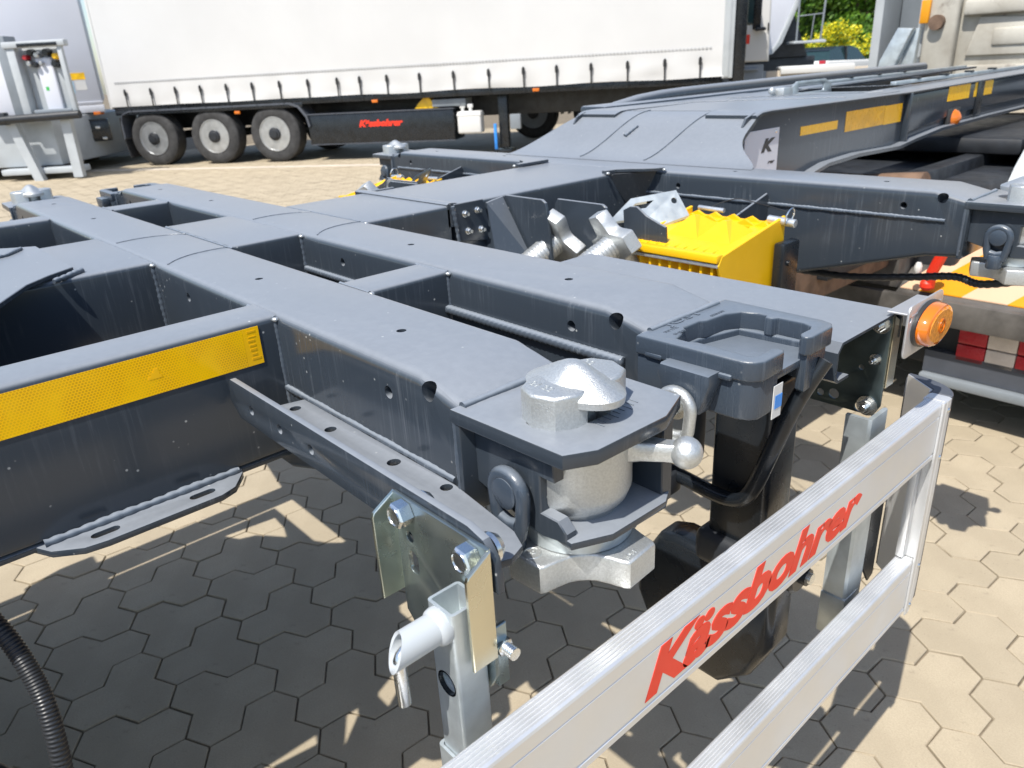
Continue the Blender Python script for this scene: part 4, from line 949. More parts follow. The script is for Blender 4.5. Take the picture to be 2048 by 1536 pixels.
mb = MB(); mb.plate([(-1.400, -1.6), (-1.012, -1.6), (-1.012, 0.300), (-1.400, 0.300)], [[(-1.30, -0.24), (-1.37, 0.010), (-1.13, -0.09), (-1.15, -0.22)], [(-1.078, -0.053), (-1.338, 0.122), (-1.325, 0.132), (-1.14, 0.024)], [(-1.352, 0.20), (-1.352, 0.235), (-1.289, 0.255), (-1.158, 0.173), (-1.105, 0.085), (-1.15, 0.085)]], 0.01, M_XY(-0.208)); mb.build('added_shade_tray', 'black', CH)  # unseen tray added to shade the paving, openings cut for sun patches
mb = MB(); mb.plate([(-2.160, -1.6), (-1.770, -1.6), (-1.770, 0.300), (-2.160, 0.300)], [[(-2.06, -0.20), (-1.94, -0.075), (-1.91, -0.10), (-2.02, -0.21)], [(-2.00, -0.235), (-1.90, -0.13), (-1.86, -0.16), (-1.86, -0.25)], [(-2.12, 0.10), (-2.10, 0.275), (-2.02, 0.27), (-1.88, 0.225)], [(-1.98, 0.07), (-1.90, 0.14), (-1.80, 0.19), (-1.79, 0.17)]], 0.01, M_XY(-0.208)); mb.build('added_shade_tray', 'black', CH)  # far tray, likewise added as a shade mask with sun openings
for y in (0.93, 1.25):
    mb = MB(); mb.box(-1.76, -1.41, y - 0.05, y + 0.05, -0.42, -0.30, 0.004); mb.build('suspension_hanger', 'black', CH)

# ------------------------------------------------------------------ wheel chocks hanging in their carriers
def chock(sx, label):
    fx = lambda u: X(sx, u)
    r = thing('wheel_chock', (fx(0.62), 1.44, T - 0.15), label, 'wheel chock', 'yellow wheel chocks on the chassis')
    u0, u1, y0, y1 = 0.502, 0.745, 1.300, 1.548
    zf, zb = -0.098, -0.068
    top = lambda y: zf + (zb - zf) * (y - y0) / (y1 - y0)
    # deck with two openings
    mb = MB(); A = [(u0, y0), (u1, y0), (u1, y1), (u0, y1)]
    holes = [[(0.545, 1.475), (0.610, 1.475), (0.600, 1.505), (0.56, 1.505)], [(0.645, 1.475), (0.70, 1.475), (0.69, 1.505), (0.655, 1.505)]]
    sl = (zb - zf) / (y1 - y0)
    M4 = Matrix(((sx, 0, 0, CX), (0, 1, 0, 0), (0, sl, 1, zf - sl * y0), (0, 0, 0, 1)))
    mb.plate(A, holes, 0.008, M4, 0.001); mb.build('chock_deck', 'yellow', r)
    # two triangular cleats
    for (ua, ub, yc) in ((0.572, 0.590, 1.43), (0.660, 0.678, 1.42)):
        mb = MB(); zt = top(yc)
        mb.loft([[(fx(ua - 0.03), yc - 0.045, top(yc - 0.045)), (fx(ub + 0.045), yc - 0.045, top(yc - 0.045)), (fx(ub + 0.045), yc + 0.06, top(yc + 0.06)), (fx(ua - 0.03), yc + 0.06, top(yc + 0.06))],
                 [(fx(ua + 0.004), yc + 0.012, zt + 0.036), (fx(ub - 0.004), yc + 0.012, zt + 0.036), (fx(ub - 0.004), yc + 0.034, zt + 0.034), (fx(ua + 0.004), yc + 0.034, zt + 0.034)]]); mb.build('cleat', 'yellow', r, 20)
    for yc in (1.510, 1.535):
        mb = MB(); mb.prism([(fx(u0 + 0.004 + 0.012 * k * 2), top(yc) + 0.004 + (0.012 if k % 2 else 0)) for k in range(10)] + [(fx(u1 - 0.006), top(yc)), (fx(u0 + 0.004), top(yc))], 'y', yc - 0.004, yc + 0.004); mb.build('toothed_rib', 'yellow', r, 20)
    # front lip, ribbed underside, sides
    mb = MB(); mb.box(*sorted((fx(u0 - 0.006), fx(u1 + 0.003))), y0 - 0.010, y0 + 0.012, zf - 0.006, zf + 0.010, 0.002); mb.build('front_lip', 'yellow', r)
    mb = MB(); mb.box(*sorted((fx(u0 - 0.004), fx(u1 + 0.002))), y0 - 0.006, y0 + 0.012, zf - 0.016, zf - 0.009, 0.001); mb.build('steel_edge', 'galv', r)
    for k in range(9):
        mb = MB(); u = u0 + 0.012 + 0.0265 * k; mb.box(*sorted((fx(u), fx(u + 0.006))), y0 + 0.002, y0 + 0.05, zf - 0.040, zf - 0.015, 0.0008, 1); mb.build('rib', 'yellow', r)
    for k in range(9):
        mb = MB(); u = u0 + 0.018 + 0.0245 * k; mb.box(*sorted((fx(u), fx(u + 0.004))), y0 + 0.016, y0 + 0.052, top(y0 + 0.03), top(y0 + 0.03) + 0.006, 0.0015, 1); mb.build('grip_rib', 'yellow', r)
    sd = [(y0 - 0.004, zf - 0.012), (y0 + 0.008, zf + 0.006), (y1, zb + 0.020), (y1 + 0.004, zb - 0.13), (y1 - 0.03, zb - 0.155), (1.40, -0.205), (y0 + 0.03, -0.185)]
    for u in (u0, u1):
        mb = MB(); mb.prism(sd, 'x', *sorted((fx(u - 0.004), fx(u + 0.004))), 0.0012, 1); mb.build('side_wall', 'yellow', r)
    mb = MB(); mb.loft([[(fx(u0 + 0.01), y0 + 0.045, zf - 0.018), (fx(u1 - 0.01), y0 + 0.045, zf - 0.018), (fx(u1 - 0.01), 1.40, -0.20), (fx(u0 + 0.01), 1.40, -0.20)], [(fx(u0 + 0.01), y0 + 0.053, zf - 0.016), (fx(u1 - 0.01), y0 + 0.053, zf - 0.016), (fx(u1 - 0.01), 1.408, -0.20), (fx(u0 + 0.01), 1.408, -0.20)]]); mb.build('belly_plate', 'yellow', r)
    # retaining pin, clip and wire
    mb = MB(); mb.cyl((fx(u1 - 0.03), y1 - 0.012, zb + 0.012), (fx(u1 + 0.035), y1 - 0.012, zb + 0.008), 0.009, seg=16, ch=0.001); mb.build('retaining_pin', 'galv', r)
    mb = MB(); mb.tube([(fx(u1 + 0.020) + 0.004 * math.sin(2 * PI * i / 20), y1 - 0.012 + 0.016 * math.cos(2 * PI * i / 20), zb + 0.022 + 0.018 * math.sin(2 * PI * i / 20)) for i in range(20)], 0.0018, 8, True); mb.build('pin_ring', 'bolt', r)
    mb = MB(); mb.cyl((fx(u0 + 0.02), y1 + 0.002, zb + 0.018), (fx(u0 + 0.09), y1 + 0.002, zb + 0.016), 0.0055, seg=12); mb.build('hinge_rod', 'galv', r)
    mb = MB(); mb.tube(smooth([(fx(u0 + 0.05), y1, zb + 0.02), (fx(u0 + 0.10), y1 + 0.03, zb + 0.040), (fx(u0 + 0.17), y1 + 0.03, zb + 0.034), (fx(u1 + 0.02), y1 - 0.01, zb + 0.03)]), 0.0013, 6); mb.build('wire', 'darkmetal', r)
    mb = MB(); mb.box(*sorted((fx(u1 + 0.008), fx(u1 + 0.034))), y1 - 0.05, y1 + 0.02, zb - 0.16, zb - 0.03, 0.006); mb.cyl((fx(u1 + 0.034), y1 - 0.03, zb - 0.075), (fx(u1 + 0.040), y1 - 0.03, zb - 0.075), 0.006, seg=12); hk = mb.build('holder_bracket', 'black', CH)
chock(1, 'yellow wheel chock in front of the galvanised screw spindles on the near side')
chock(-1, 'yellow wheel chock half hidden behind the far side of the chassis spine')

# ------------------------------------------------------------------ corrugated hose at the lower left
hs = [(-1.33, -0.13, -0.20), (-1.18, -0.065, -0.222), (-1.045, -0.024, -0.272), (-0.985, 0.000, -0.316), (-0.950, 0.011, -0.360), (-0.925, 0.014, -0.405), (-0.910, 0.009, -0.47), (-0.905, -0.003, -0.56), (-0.905, -0.03, -0.72)]
hp = smooth(hs, 60)
mb = MB(); mb.tube(hp, 0.0112, 16, rf=lambda i: 1 + 0.075 * math.sin(i * 1.25)); o = mb.build('corrugated_hose', 'rubber', None, 70)
o.data.materials[0] = MA['plastic']
tag(o, 'black corrugated hose hanging in a bend below the yellow reflective tape', 'hose')
hp = smooth([(-1.05, -0.10, -0.50), (-0.98, -0.03, -0.56), (-0.955, -0.002, -0.62), (-0.95, -0.01, -0.78)], 50)
mb = MB(); mb.tube(hp, 0.011, 14, rf=lambda i: 1 + 0.06 * math.sin(i * 0.9)); o = mb.build('corrugated_hose', 'plastic', None, 70)
tag(o, 'thin dark hose in the lower left corner behind the thick corrugated one', 'hose')

# ------------------------------------------------------------------ background vehicles, each in its own frame
def frame(o, e):
    e = Vector((e[0], e[1], 0)).normalized(); n_ = Vector((e.y, -e.x, 0)); o = Vector((o[0], o[1], 0))
    return Matrix(((e.x, n_.x, 0, o.x), (e.y, n_.y, 0, o.y), (0, 0, 1, 0), (0, 0, 0, 1)))
class LB(MB):
    def __init__(self, M): super().__init__(0, M)

def truck_wheel(M, s, d, parent, R=0.495, w=0.34, dark=False):
    """steel wheel seen from the outside; d is the outer face"""
    wh = empty('wheel', M @ Vector((s, d - w / 2, R)), parent)
    mb = LB(M); mb.lathe([(0.30, -w), (0.40, -w), (R - 0.03, -w + 0.02), (R, -w + 0.05), (R, -0.05), (R - 0.012, -0.028), (R - 0.045, -0.012), (R - 0.05, -0.010), (R - 0.075, -0.003), (0.345, 0.0), (0.310, -0.012), (0.296, -0.02)], (s, d, R), (0, 1, 0), 48); mb.build('tyre', 'tyre' if not dark else 'rubber', wh, 25)
    mb = LB(M); mb.lathe([(0.305, -0.012), (0.303, -0.002), (0.288, -0.002), (0.283, -0.02), (0.275, -0.075), (0.262, -0.088), (0.236, -0.092), (0.225, -0.088), (0.200, -0.060), (0.155, -0.045), (0.10, -0.045), (0.0, -0.045)], (s, d, R), (0, 1, 0), 40); rim = mb.build('rim', 'rim' if not dark else 'midgrey', wh, 25)
    for k in range(10):
        a = 2 * PI * k / 10
        mb = LB(M); mb.hexhead((s + 0.145 * math.cos(a), d - 0.047, R + 0.145 * math.sin(a)), (s + 0.145 * math.cos(a), d - 0.020, R + 0.145 * math.sin(a)), 0.017); mb.build('wheel_nut', 'bolt' if not dark else 'midgrey', rim, 25)
        a += PI / 10
        mb = LB(M); mb.cyl((s + 0.213 * math.cos(a), d - 0.070, R + 0.213 * math.sin(a)), (s + 0.213 * math.cos(a), d - 0.060, R + 0.213 * math.sin(a)), 0.030, seg=14); mb.build('hand_hole', 'darkmetal', rim)
    mb = LB(M); mb.lathe([(0.118, -0.05), (0.116, 0.0), (0.105, 0.022), (0.075, 0.03), (0.07, 0.045), (0.0, 0.05)], (s, d, R), (0, 1, 0), 30); mb.build('hub_cap', 'darkmetal', wh)
    return wh

MT = frame((-14.631, 5.681), (0.82, 0.572))
TRL = thing('curtain_trailer', MT @ Vector((3.6, -1.2, 0)), 'white curtain-sided semi-trailer with black straps along its lower edge', 'semi-trailer')
# curtain with soft waves near its hem
mb = LB(MT); rows = [1.088, 1.12, 1.18, 1.25, 1.33, 1.41, 1.50, 1.56, 2.2, 3.2, 4.02]; ns = 180
grid = []
for z in rows:
    r = []
    for i in range(ns + 1):
        s = -2.02 + 11.15 * i / ns
        k = max(0, (1.52 - z) / 0.43)
        dd = 0.022 * k * noise.noise(Vector((s * 1.3, z * 7, 0.3))) + 0.010 * k * math.sin(s * 11.2 + 1.5 * math.sin(s)) + 0.006 * noise.noise(Vector((s * 0.7, z, 5)))
        hem = 0.018 * noise.noise(Vector((s * 0.9, 1, 2))) if z == rows[0] else 0
        r.append((s, 0.02 + dd, z + hem))
    grid.append(r)
R_ = [[mb.bm.verts.new(mb.P(p)) for p in r] for r in grid]
for a, b in zip(R_, R_[1:]):
    for i in range(ns): mb.bm.faces.new((a[i], a[i + 1], b[i + 1], b[i]))
mb.build('curtain', 'tarp', TRL, 60)
mb = LB(MT); mb.box(-2.02, 9.13, -2.52, -0.03, 1.10, 4.0, 0.01); mb.build('cargo_body', 'white', TRL)
mb = LB(MT); mb.box(9.10, 9.26, -2.54, 0.035, 1.06, 4.05, 0.012); mb.box(9.13, 9.20, 0.03, 0.05, 1.08, 4.0, 0.005); fp = mb.build('front_post', 'lightgrey', TRL)
mb = LB(MT); mb.box(-2.06, -2.015, -2.54, 0.03, 1.05, 4.05, 0.01); mb.build('rear_post', 'white', TRL)
mb = LB(MT)
for i in range(190):
    s = -1.84 + 0.0568 * i; mb.box(s, s + 0.036, 0.022, 0.034, 1.498, 1.520, 0)
o = mb.build('stitched_seam', 'seam', TRL); o['kind'] = 'stuff'
for i, s in enumerate([-1.64, -1.09, -0.57, -0.05, 0.48, 1.0, 1.54, 2.09, 2.65, 3.07, 3.57, 4.16, 4.76, 5.37, 5.96, 6.51, 7.07, 7.65, 8.23, 8.77]):
    mb = LB(MT); j = random.uniform(-0.012, 0.012)
    mb.loft([[(s - w, 0.048, z), (s + w, 0.048, z), (s + w, 0.056, z), (s - w, 0.056, z)] for z, w in ((1.39, 0.010), (1.36, 0.026), (1.28, 0.026), (1.27, 0.014), (1.16, 0.011), (1.07, 0.012))]); mb.build('strap', 'strap', TRL)
mb = LB(MT); mb.box(-2.0, 9.1, -0.10, -0.01, 0.985, 1.09, 0.004); mb.box(-2.0, 1.9, -0.06, 0.0, 0.93, 1.02, 0.02); mb.build('side_frame', 'black', TRL)
mb = LB(MT); mb.box(-1.95, 9.0, -1.75, -0.78, 0.62, 1.05, 0.01); mb.build('main_frame', 'darkmetal', TRL)
for s, z in ((0.59, 0.895), (3.29, 0.975), (6.15, 1.03), (-2.30, 1.0)):
    mb = LB(MT); mb.box(s - 0.055, s + 0.055, -0.01, 0.02, z - 0.025, z + 0.025, 0.006); mb.build('marker_light', 'amber', TRL)
for s in (-1.30, 0.0, 1.25):
    truck_wheel(MT, s, -0.02, TRL); 
    w_ = empty('wheel', MT @ Vector((s, -2.3, 0.495)), TRL); mb = LB(MT); mb.lathe([(0.3, -0.17), (0.495, -0.15), (0.495, 0.15), (0.3, 0.17)], (s, -2.3, 0.495), (0, 1, 0), 32); mb.build('tyre', 'tyre', w_)
mb = LB(MT)
for s in (-1.30, 0.0, 1.25): mb.cyl((s, -2.3, 0.49), (s, -0.2, 0.49), 0.075, seg=16)
mb.build('axle', 'darkmetal', TRL)
mb = LB(MT); mb.loft([[(s, d, z) for d in (-0.40, 0.0)] + [(s - 0.015, d, z) for d in (0.0, -0.40)] for s, z in ((-1.86, 0.16), (-1.93, 0.55), (-1.93, 0.90))]); mb.build('mud_flap', 'rubber', TRL)
mb = LB(MT); mb.loft([[(s, d, z) for d in (-0.40, 0.01)] + [(s + 0.03, d, z + 0.03) for d in (0.01, -0.40)] for s, z in ((-1.92, 0.50), (-1.92, 0.80), (-1.88, 0.93), (-1.7, 0.985), (1.62, 0.99), (1.80, 0.93), (1.93, 0.76), (1.97, 0.58))]); mb.build('mudguard', 'grey_plastic', TRL)
pb = empty('pallet_box', MT @ Vector((3.3, -0.3, 0.28)), TRL)
mb = LB(MT); mb.box(1.95, 4.69, -0.62, -0.02, 0.28, 0.79, 0.015); mb.build('box_body', 'black', pb)
mb = LB(MT); mb.box(1.95, 4.70, -0.64, -0.005, 0.79, 0.805, 0.004); mb.box(1.97, 4.69, -0.02, -0.008, 0.275, 0.29, 0.002); mb.build('box_edge', 'grey_plastic', pb)
q = MT.to_3x3()
text_obj('brand_lettering', 'Kässbohrer', 'red', 0.1, MT @ Vector((2.93, -0.016, 0.555)), q @ Vector((1, 0, 0)), (0, 0, 1), pb, width=0.83, height=0.115, shear=0.3, bold=0.006, depth=0.002)
mb = LB(MT); mb.prism([(3.97, 0.81), (4.40, 0.81), (4.34, 0.86), (4.22, 1.02), (4.18, 1.02), (4.02, 0.88)], 'y', -0.30, -0.10, 0.01); o = mb.build('wheel_chock', 'sticker_yellow', None)
tag(o, 'small yellow wheel chock standing on the black pallet box of the curtain trailer', 'wheel chock')
wb = empty('water_box', MT @ Vector((4.95, -0.1, 0.36)), TRL)
mb = LB(MT); mb.box(4.75, 5.17, -0.25, -0.01, 0.38, 0.74, 0.03, 3); mb.box(4.745, 5.175, -0.255, -0.005, 0.66, 0.70, 0.01); mb.build('box_body', 'white', wb)
for s in (4.83, 4.97):
    mb = LB(MT); mb.cyl((s, -0.12, 0.74), (s, -0.12, 0.80), 0.03, seg=14); mb.box(s - 0.05, s + 0.05, -0.15, -0.09, 0.79, 0.86, 0.015); mb.build('tap', 'white', wb)
mb = LB(MT); mb.box(5.44, 5.60, -0.35, -0.19, 0.10, 1.0, 0.01); mb.box(5.38, 5.66, -0.42, -0.12, 0.02, 0.09, 0.01); mb.build('landing_leg', 'black', TRL)
mb = LB(MT); mb.box(5.375, 5.425, -0.10, -0.06, 0.10, 0.52, 0.01); mb.build('blue_strap', 'sticker_blue', TRL)
mb = LB(MT); mb.box(4.3, 4.9, -0.5, -0.08, 0.83, 0.95, 0.01); mb.build('valve_panel', 'midgrey', TRL)
mb = LB(MT); mb.box(5.66, 5.84, -0.2, -0.1, 0.42, 0.66, 0.01); mb.build('crank_plate', 'midgrey', TRL)

# tractor under the front of the curtain trailer
MT0 = MT; MT = frame(MT @ Vector((0, -3.0, 0)), (0.82, 0.572))
TR = thing('tractor_truck', MT @ Vector((8.0, -1.2, 0)), 'white truck with a dark side window parked behind the front end of the curtain trailer', 'truck')
for s in (5.45, 6.78): truck_wheel(MT, s, -0.10, TR, 0.5, 0.33, True)  # dark wheel copies, shade behind the trailer put into their colours
truck_wheel(MT, 8.88, -0.10, TR, 0.5, 0.33, True)
for s in (5.45, 6.78):
    mb = LB(MT); rings = []
    for i in range(17):
        a = math.radians(-5 + 190 * i / 16); c, s_ = math.cos(a), math.sin(a)
        rings.append([(s + 0.585 * c, -0.45, 0.5 + 0.585 * s_), (s + 0.585 * c, -0.08, 0.5 + 0.585 * s_), (s + 0.600 * c, -0.08, 0.5 + 0.600 * s_), (s + 0.600 * c, -0.45, 0.5 + 0.600 * s_)])
    mb.loft(rings); mb.build('mudguard', 'grey_plastic', TR)
mb = LB(MT); mb.box(4.6, 9.9, -1.7, -0.8, 0.55, 0.95, 0.01); mb.build('frame', 'darkmetal', TR)
mb = LB(MT); mb.box(7.55, 8.15, -0.5, -0.12, 0.45, 0.95, 0.06, 3); mb.build('fuel_tank', 'rust', TR)
mb = LB(MT); mb.cyl((7.25, -0.13, 0.78), (7.32, -0.13, 0.78), 0.06, seg=14); mb.build('red_coupling', 'refl_red', TR)
cb = [(7.9, 1.24), (7.9, 3.7), (9.75, 3.75), (10.0, 2.6), (10.03, 1.24)]
mb = LB(MT); mb.prism(cb, 'y', -2.5, -0.06, 0.05, 3); mb.build('cab', 'white', TR)
mb = LB(MT); mb.prism([(8.75, 1.98), (8.75, 2.9), (9.82, 2.9), (9.80, 1.90), (9.62, 1.88)], 'y', -0.064, -0.045, 0.006); mb.build('side_window', 'glass', TR)
mb = LB(MT); mb.box(9.70, 9.84, -0.062, -0.040, 1.80, 3.0, 0.004); mb.build('window_frame', 'black', TR)
mb = LB(MT); mb.box(9.74, 9.93, -0.02, 0.14, 1.77, 1.83, 0.025, 3); mb.build('mirror', 'black', TR)
mb = LB(MT); mb.box(9.965, 9.99, -0.06, -0.03, 1.76, 1.90, 0.004); mb.build('door_handle', 'black', TR)
mb = LB(MT); mb.box(9.52, 9.66, -0.062, -0.055, 1.56, 1.72, 0); mb.build('warning_panel', 'red', TR)
mb = LB(MT); mb.box(9.55, 9.85, -0.35, -0.05, 1.09, 1.13, 0.01); mb.box(9.2, 9.95, -0.6, -0.12, 0.5, 1.2, 0.03); mb.build('step_box', 'midgrey', TR)
MT = MT0
mb = LB(MT); mb.box(9.265, 9.44, -2.45, -0.02, 0.98, 4.0, 0.02); mb.build('front_bulkhead', 'black', TRL)

# white box trailer, end wall towards us, at the left
MX = frame((-16.39, 4.40), (0.266, 0.963))
BX = thing('box_trailer', MX @ Vector((-1.25, -5, 0)), 'white box trailer with yellow and blue stickers on its plain end wall', 'semi-trailer')
mb = LB(MX); mb.box(-2.55, 0.0, -10, 0.0, 1.16, 4.0, 0.02); mb.build('box_body', 'white_box', BX)
mb = LB(MX); mb.box(-2.55, 0.01, -0.1, 0.02, 1.02, 1.15, 0.01); mb.box(-2.55, 0.005, -0.02, 0.012, 1.19, 1.215, 0.003); mb.build('sill', 'white_box', BX)
mb = LB(MX); mb.box(-2.3, -0.2, -9.5, -0.3, 0.6, 1.02, 0.02); mb.build('frame', 'darkmetal', BX)
for (s0, s1, z0, z1, mt) in ((-0.46, -0.19, 1.60, 1.715, 'sticker_yellow'), (-0.60, -0.46, 1.575, 1.635, 'sticker_yellow'), (-0.60, -0.41, 1.37, 1.57, 'sticker_lblue'), (-0.38, -0.20, 1.42, 1.585, 'white')):
    mb = LB(MX); mb.box(s0, s1, 0.0, 0.004, z0, z1, 0); mb.build('sticker', mt, BX)
mb = LB(MX); mb.box(-0.20, -0.08, 0.0, 0.03, 0.975, 1.03, 0.006); mb.build('marker_light', 'amber', BX)
mb = LB(MX); mb.box(-0.58, 0.02, -0.4, 0.0, 0.50, 0.90, 0.03); mb.box(-0.52, -0.02, 0.0, 0.012, 0.88, 0.905, 0.003); tb = mb.build('tool_box', 'midgrey', BX); tb.data.materials[0] = MA['black']
for (s, z) in ((-0.47, 0.73), (-0.18, 0.74), (-0.10, 0.54)):
    mb = LB(MX); mb.box(s - 0.05, s + 0.03, 0.0, 0.015, z - 0.012, z + 0.03, 0.006); mb.build('latch', 'rim', tb)
mb = LB(MX); mb.box(-2.2, -0.35, -3.0, -2.6, 0.0, 1.0, 0.03); mb.build('axle_group', 'tyre', BX)
mb = LB(MX)
for k in range(12): mb.box(-1.15 + 0.032 * k, -1.13 + 0.032 * k, -0.62, -0.60, 0.66, 0.74, 0.002)
mb.box(-1.2, -0.7, -0.6, -0.55, 0.60, 0.80, 0.004); mb.build('rear_ladder', 'galv_grey', BX)

# grey tank frame with coupling board at the far left
MS = frame((-15.4, 3.0), (0.67, 0.742))
TF = thing('tank_trailer_front', MS @ Vector((0.2, -0.4, 0)), 'light grey tank trailer front with air couplings and straddling legs', 'tank trailer')
mb = LB(MS); mb.box(-0.14, 0.00, -0.25, 0.02, 0.95, 2.17, 0.012); mb.box(0.70, 0.78, -0.06, 0.02, 0.98, 2.12, 0.012); mb.build('upright', 'lightgrey', TF)
mb = LB(MS); mb.box(-0.18, 0.86, -0.10, 0.05, 2.10, 2.20, 0.02); mb.build('top_beam', 'lightgrey', TF)
mb = LB(MS); mb.box(0.08, 0.74, 0.045, 0.06, 2.115, 2.165, 0.004); mb.build('top_slot', 'black', TF)
mb = LB(MS); mb.box(0.02, 0.68, -0.22, -0.16, 1.10, 2.11, 0.01); mb.build('board', 'lightgrey', TF)
mb = LB(MS); mb.box(0.22, 0.50, -0.16, -0.10, 1.12, 1.95, 0.03, 3); mb.build('board_panel', 'white_box', TF)
for (s, z, r, mt) in ((0.10, 1.96, 0.050, 'refl_red'), (0.60, 1.955, 0.055, 'sticker_yellow'), (0.14, 1.86, 0.05, 'rim'), (0.30, 1.99, 0.055, 'rim'), (0.20, 2.03, 0.06, 'black'), (0.46, 2.02, 0.07, 'black'), (0.34, 1.86, 0.04, 'rim'), (0.56, 1.84, 0.06, 'black'), (0.24, 1.84, 0.05, 'black')):
    mb = LB(MS); mb.cyl((s, -0.16, z), (s, -0.03, z), r, r * 0.8, seg=14, ch=0.01); mb.build('coupling', mt, TF)
mb = LB(MS); mb.box(0.29, 0.34, -0.10, -0.097, 1.44, 1.50, 0); mb.build('sticker', 'green', TF)
mb = LB(MS); mb.tube([MS.inverted() @ (MS @ Vector(p)) for p in ((-0.52, 0.10, 1.02), (0.85, 0.10, 1.05))], 0.066, 16); mb.box(-0.56, -0.40, 0.0, 0.14, 0.94, 1.14, 0.02); mb.build('bumper_tube', 'plastic', TF)
mb = LB(MS); mb.box(0.05, 0.70, -0.2, 0.03, 1.08, 1.15, 0.015); mb.build('lower_shelf', 'midgrey', TF)
for a, b, w in (((-0.42, 0.96), (-0.20, 0.0), 0.16), ((0.52, 0.98), (0.50, 0.03), 0.16)):
    mb = LB(MS); mb.loft([[(p[0] - w / 2, -0.10, p[1]), (p[0] + w / 2, -0.10, p[1]), (p[0] + w / 2, 0.02, p[1]), (p[0] - w / 2, 0.02, p[1])] for p in (a, b)]); mb.build('leg', 'lightgrey', TF)
mb = LB(MS); mb.box(-0.9, 0.5, -0.45, -0.10, 0.10, 0.20, 0.015); mb.build('foot_beam', 'lightgrey', TF)
mb = LB(MS); mb.box(-3.5, 0.10, -4.5, -0.30, 0.22, 1.0, 0.02); mb.build('side_locker', 'lightgrey', TF)
mb = LB(MS); mb.box(-0.95, -0.16, -0.55, -0.08, 1.02, 1.92, 0.02); mb.build('front_panel', 'white_box', TF)
mb = LB(MS); mb.box(-0.32, -0.14, -0.35, -0.02, 1.02, 2.30, 0.02); mb.build('corner_post', 'midgrey', TF)

# tipping trailer, flatbed, parked car and trees beyond the curtain trailer
MU = frame((-9.55, 15.3), (0.67, 0.742))
TP = thing('tipper_trailer', MU @ Vector((1.0, -1.2, 0)), 'pale grey tipper body with slanted rear edge and a platform ladder', 'tipper trailer')
tb_ = [(-1.2, 1.36), (0.52, 1.36), (0.70, 1.55), (1.10, 2.55), (1.25, 3.6), (-1.2, 3.6)]
mb = LB(MU); mb.prism(tb_, 'y', -2.5, 0.0, 0.03); mb.build('tipper_body', 'white_box', TP)
mb = LB(MU); mb.prism([(0.50, 1.34), (0.60, 1.36), (0.78, 1.56), (1.18, 2.56), (1.30, 3.6), (1.22, 3.6), (1.08, 2.56), (0.68, 1.58)], 'y', -2.5, 0.04, 0.01); mb.build('rear_edge', 'lightgrey', TP)
mb = LB(MU); mb.box(-1.2, 0.55, 0.0, 0.03, 1.37, 1.42, 0.006); mb.build('sill', 'white', TP)
mb = LB(MU); mb.box(-1.2, 1.7, -1.9, -0.5, 0.9, 1.28, 0.02); mb.prism([(0.62, 1.28), (1.5, 1.28), (1.05, 2.3), (0.95, 2.3)], 'y', -1.9, -0.4, 0.02); mb.build('chassis', 'darkmetal', TP)
for (p, q_) in (((1.05, 1.55), (1.05, 2.9)), ((1.55, 1.55), (1.62, 3.2)), ((1.0, 1.55), (1.62, 1.58)), ((1.05, 2.05), (1.58, 2.08)), ((1.35, 1.6), (1.38, 2.07))):
    mb = LB(MU); mb.tube([(p[0], 0.1, p[1]), (q_[0], 0.1, q_[1])], 0.02 if p[1] == 1.55 else 0.011, 10); mb.build('ladder_rail', 'midgrey', TP)
mb = LB(MU); mb.box(0.98, 1.66, -0.3, 0.14, 1.53, 1.58, 0.01); mb.build('platform', 'lightgrey', TP)

MF = frame((-8.9, 14.2), (0.67, 0.742))
FB = thing('flatbed_trailer', MF @ Vector((0.6, -1.2, 0)), 'low grey flatbed with beige drop sides parked behind the gooseneck', 'trailer')
mb = LB(MF); mb.box(-0.7, 3.2, -2.4, 0.0, 0.55, 0.72, 0.02); mb.build('bed', 'lightgrey', FB)
for s0, s1 in ((-0.65, 0.38), (0.50, 1.5), (1.55, 2.6)):
    mb = LB(MF); mb.box(s0, s1, -0.03, 0.02, 0.74, 1.05, 0.01); mb.build('drop_side', 'kerb', FB)
for s in (0.44, 1.53):
    mb = LB(MF); mb.box(s - 0.06, s + 0.05, -0.05, 0.03, 0.6, 1.06, 0.008); mb.build('stanchion', 'midgrey', FB)
for s in (0.0, 1.6):
    mb = LB(MF); mb.cyl((s, -0.3, 0.35), (s, -0.05, 0.35), 0.35, seg=24, ch=0.03); mb.build('wheel', 'tyre', FB)
mb = LB(MF); mb.box(0.75, 2.2, -0.2, 0.10, 1.06, 1.12, 0.02); mb.box(0.75, 2.2, 0.06, 0.12, 0.98, 1.10, 0.01); mb.build('white_boards', 'white', FB)

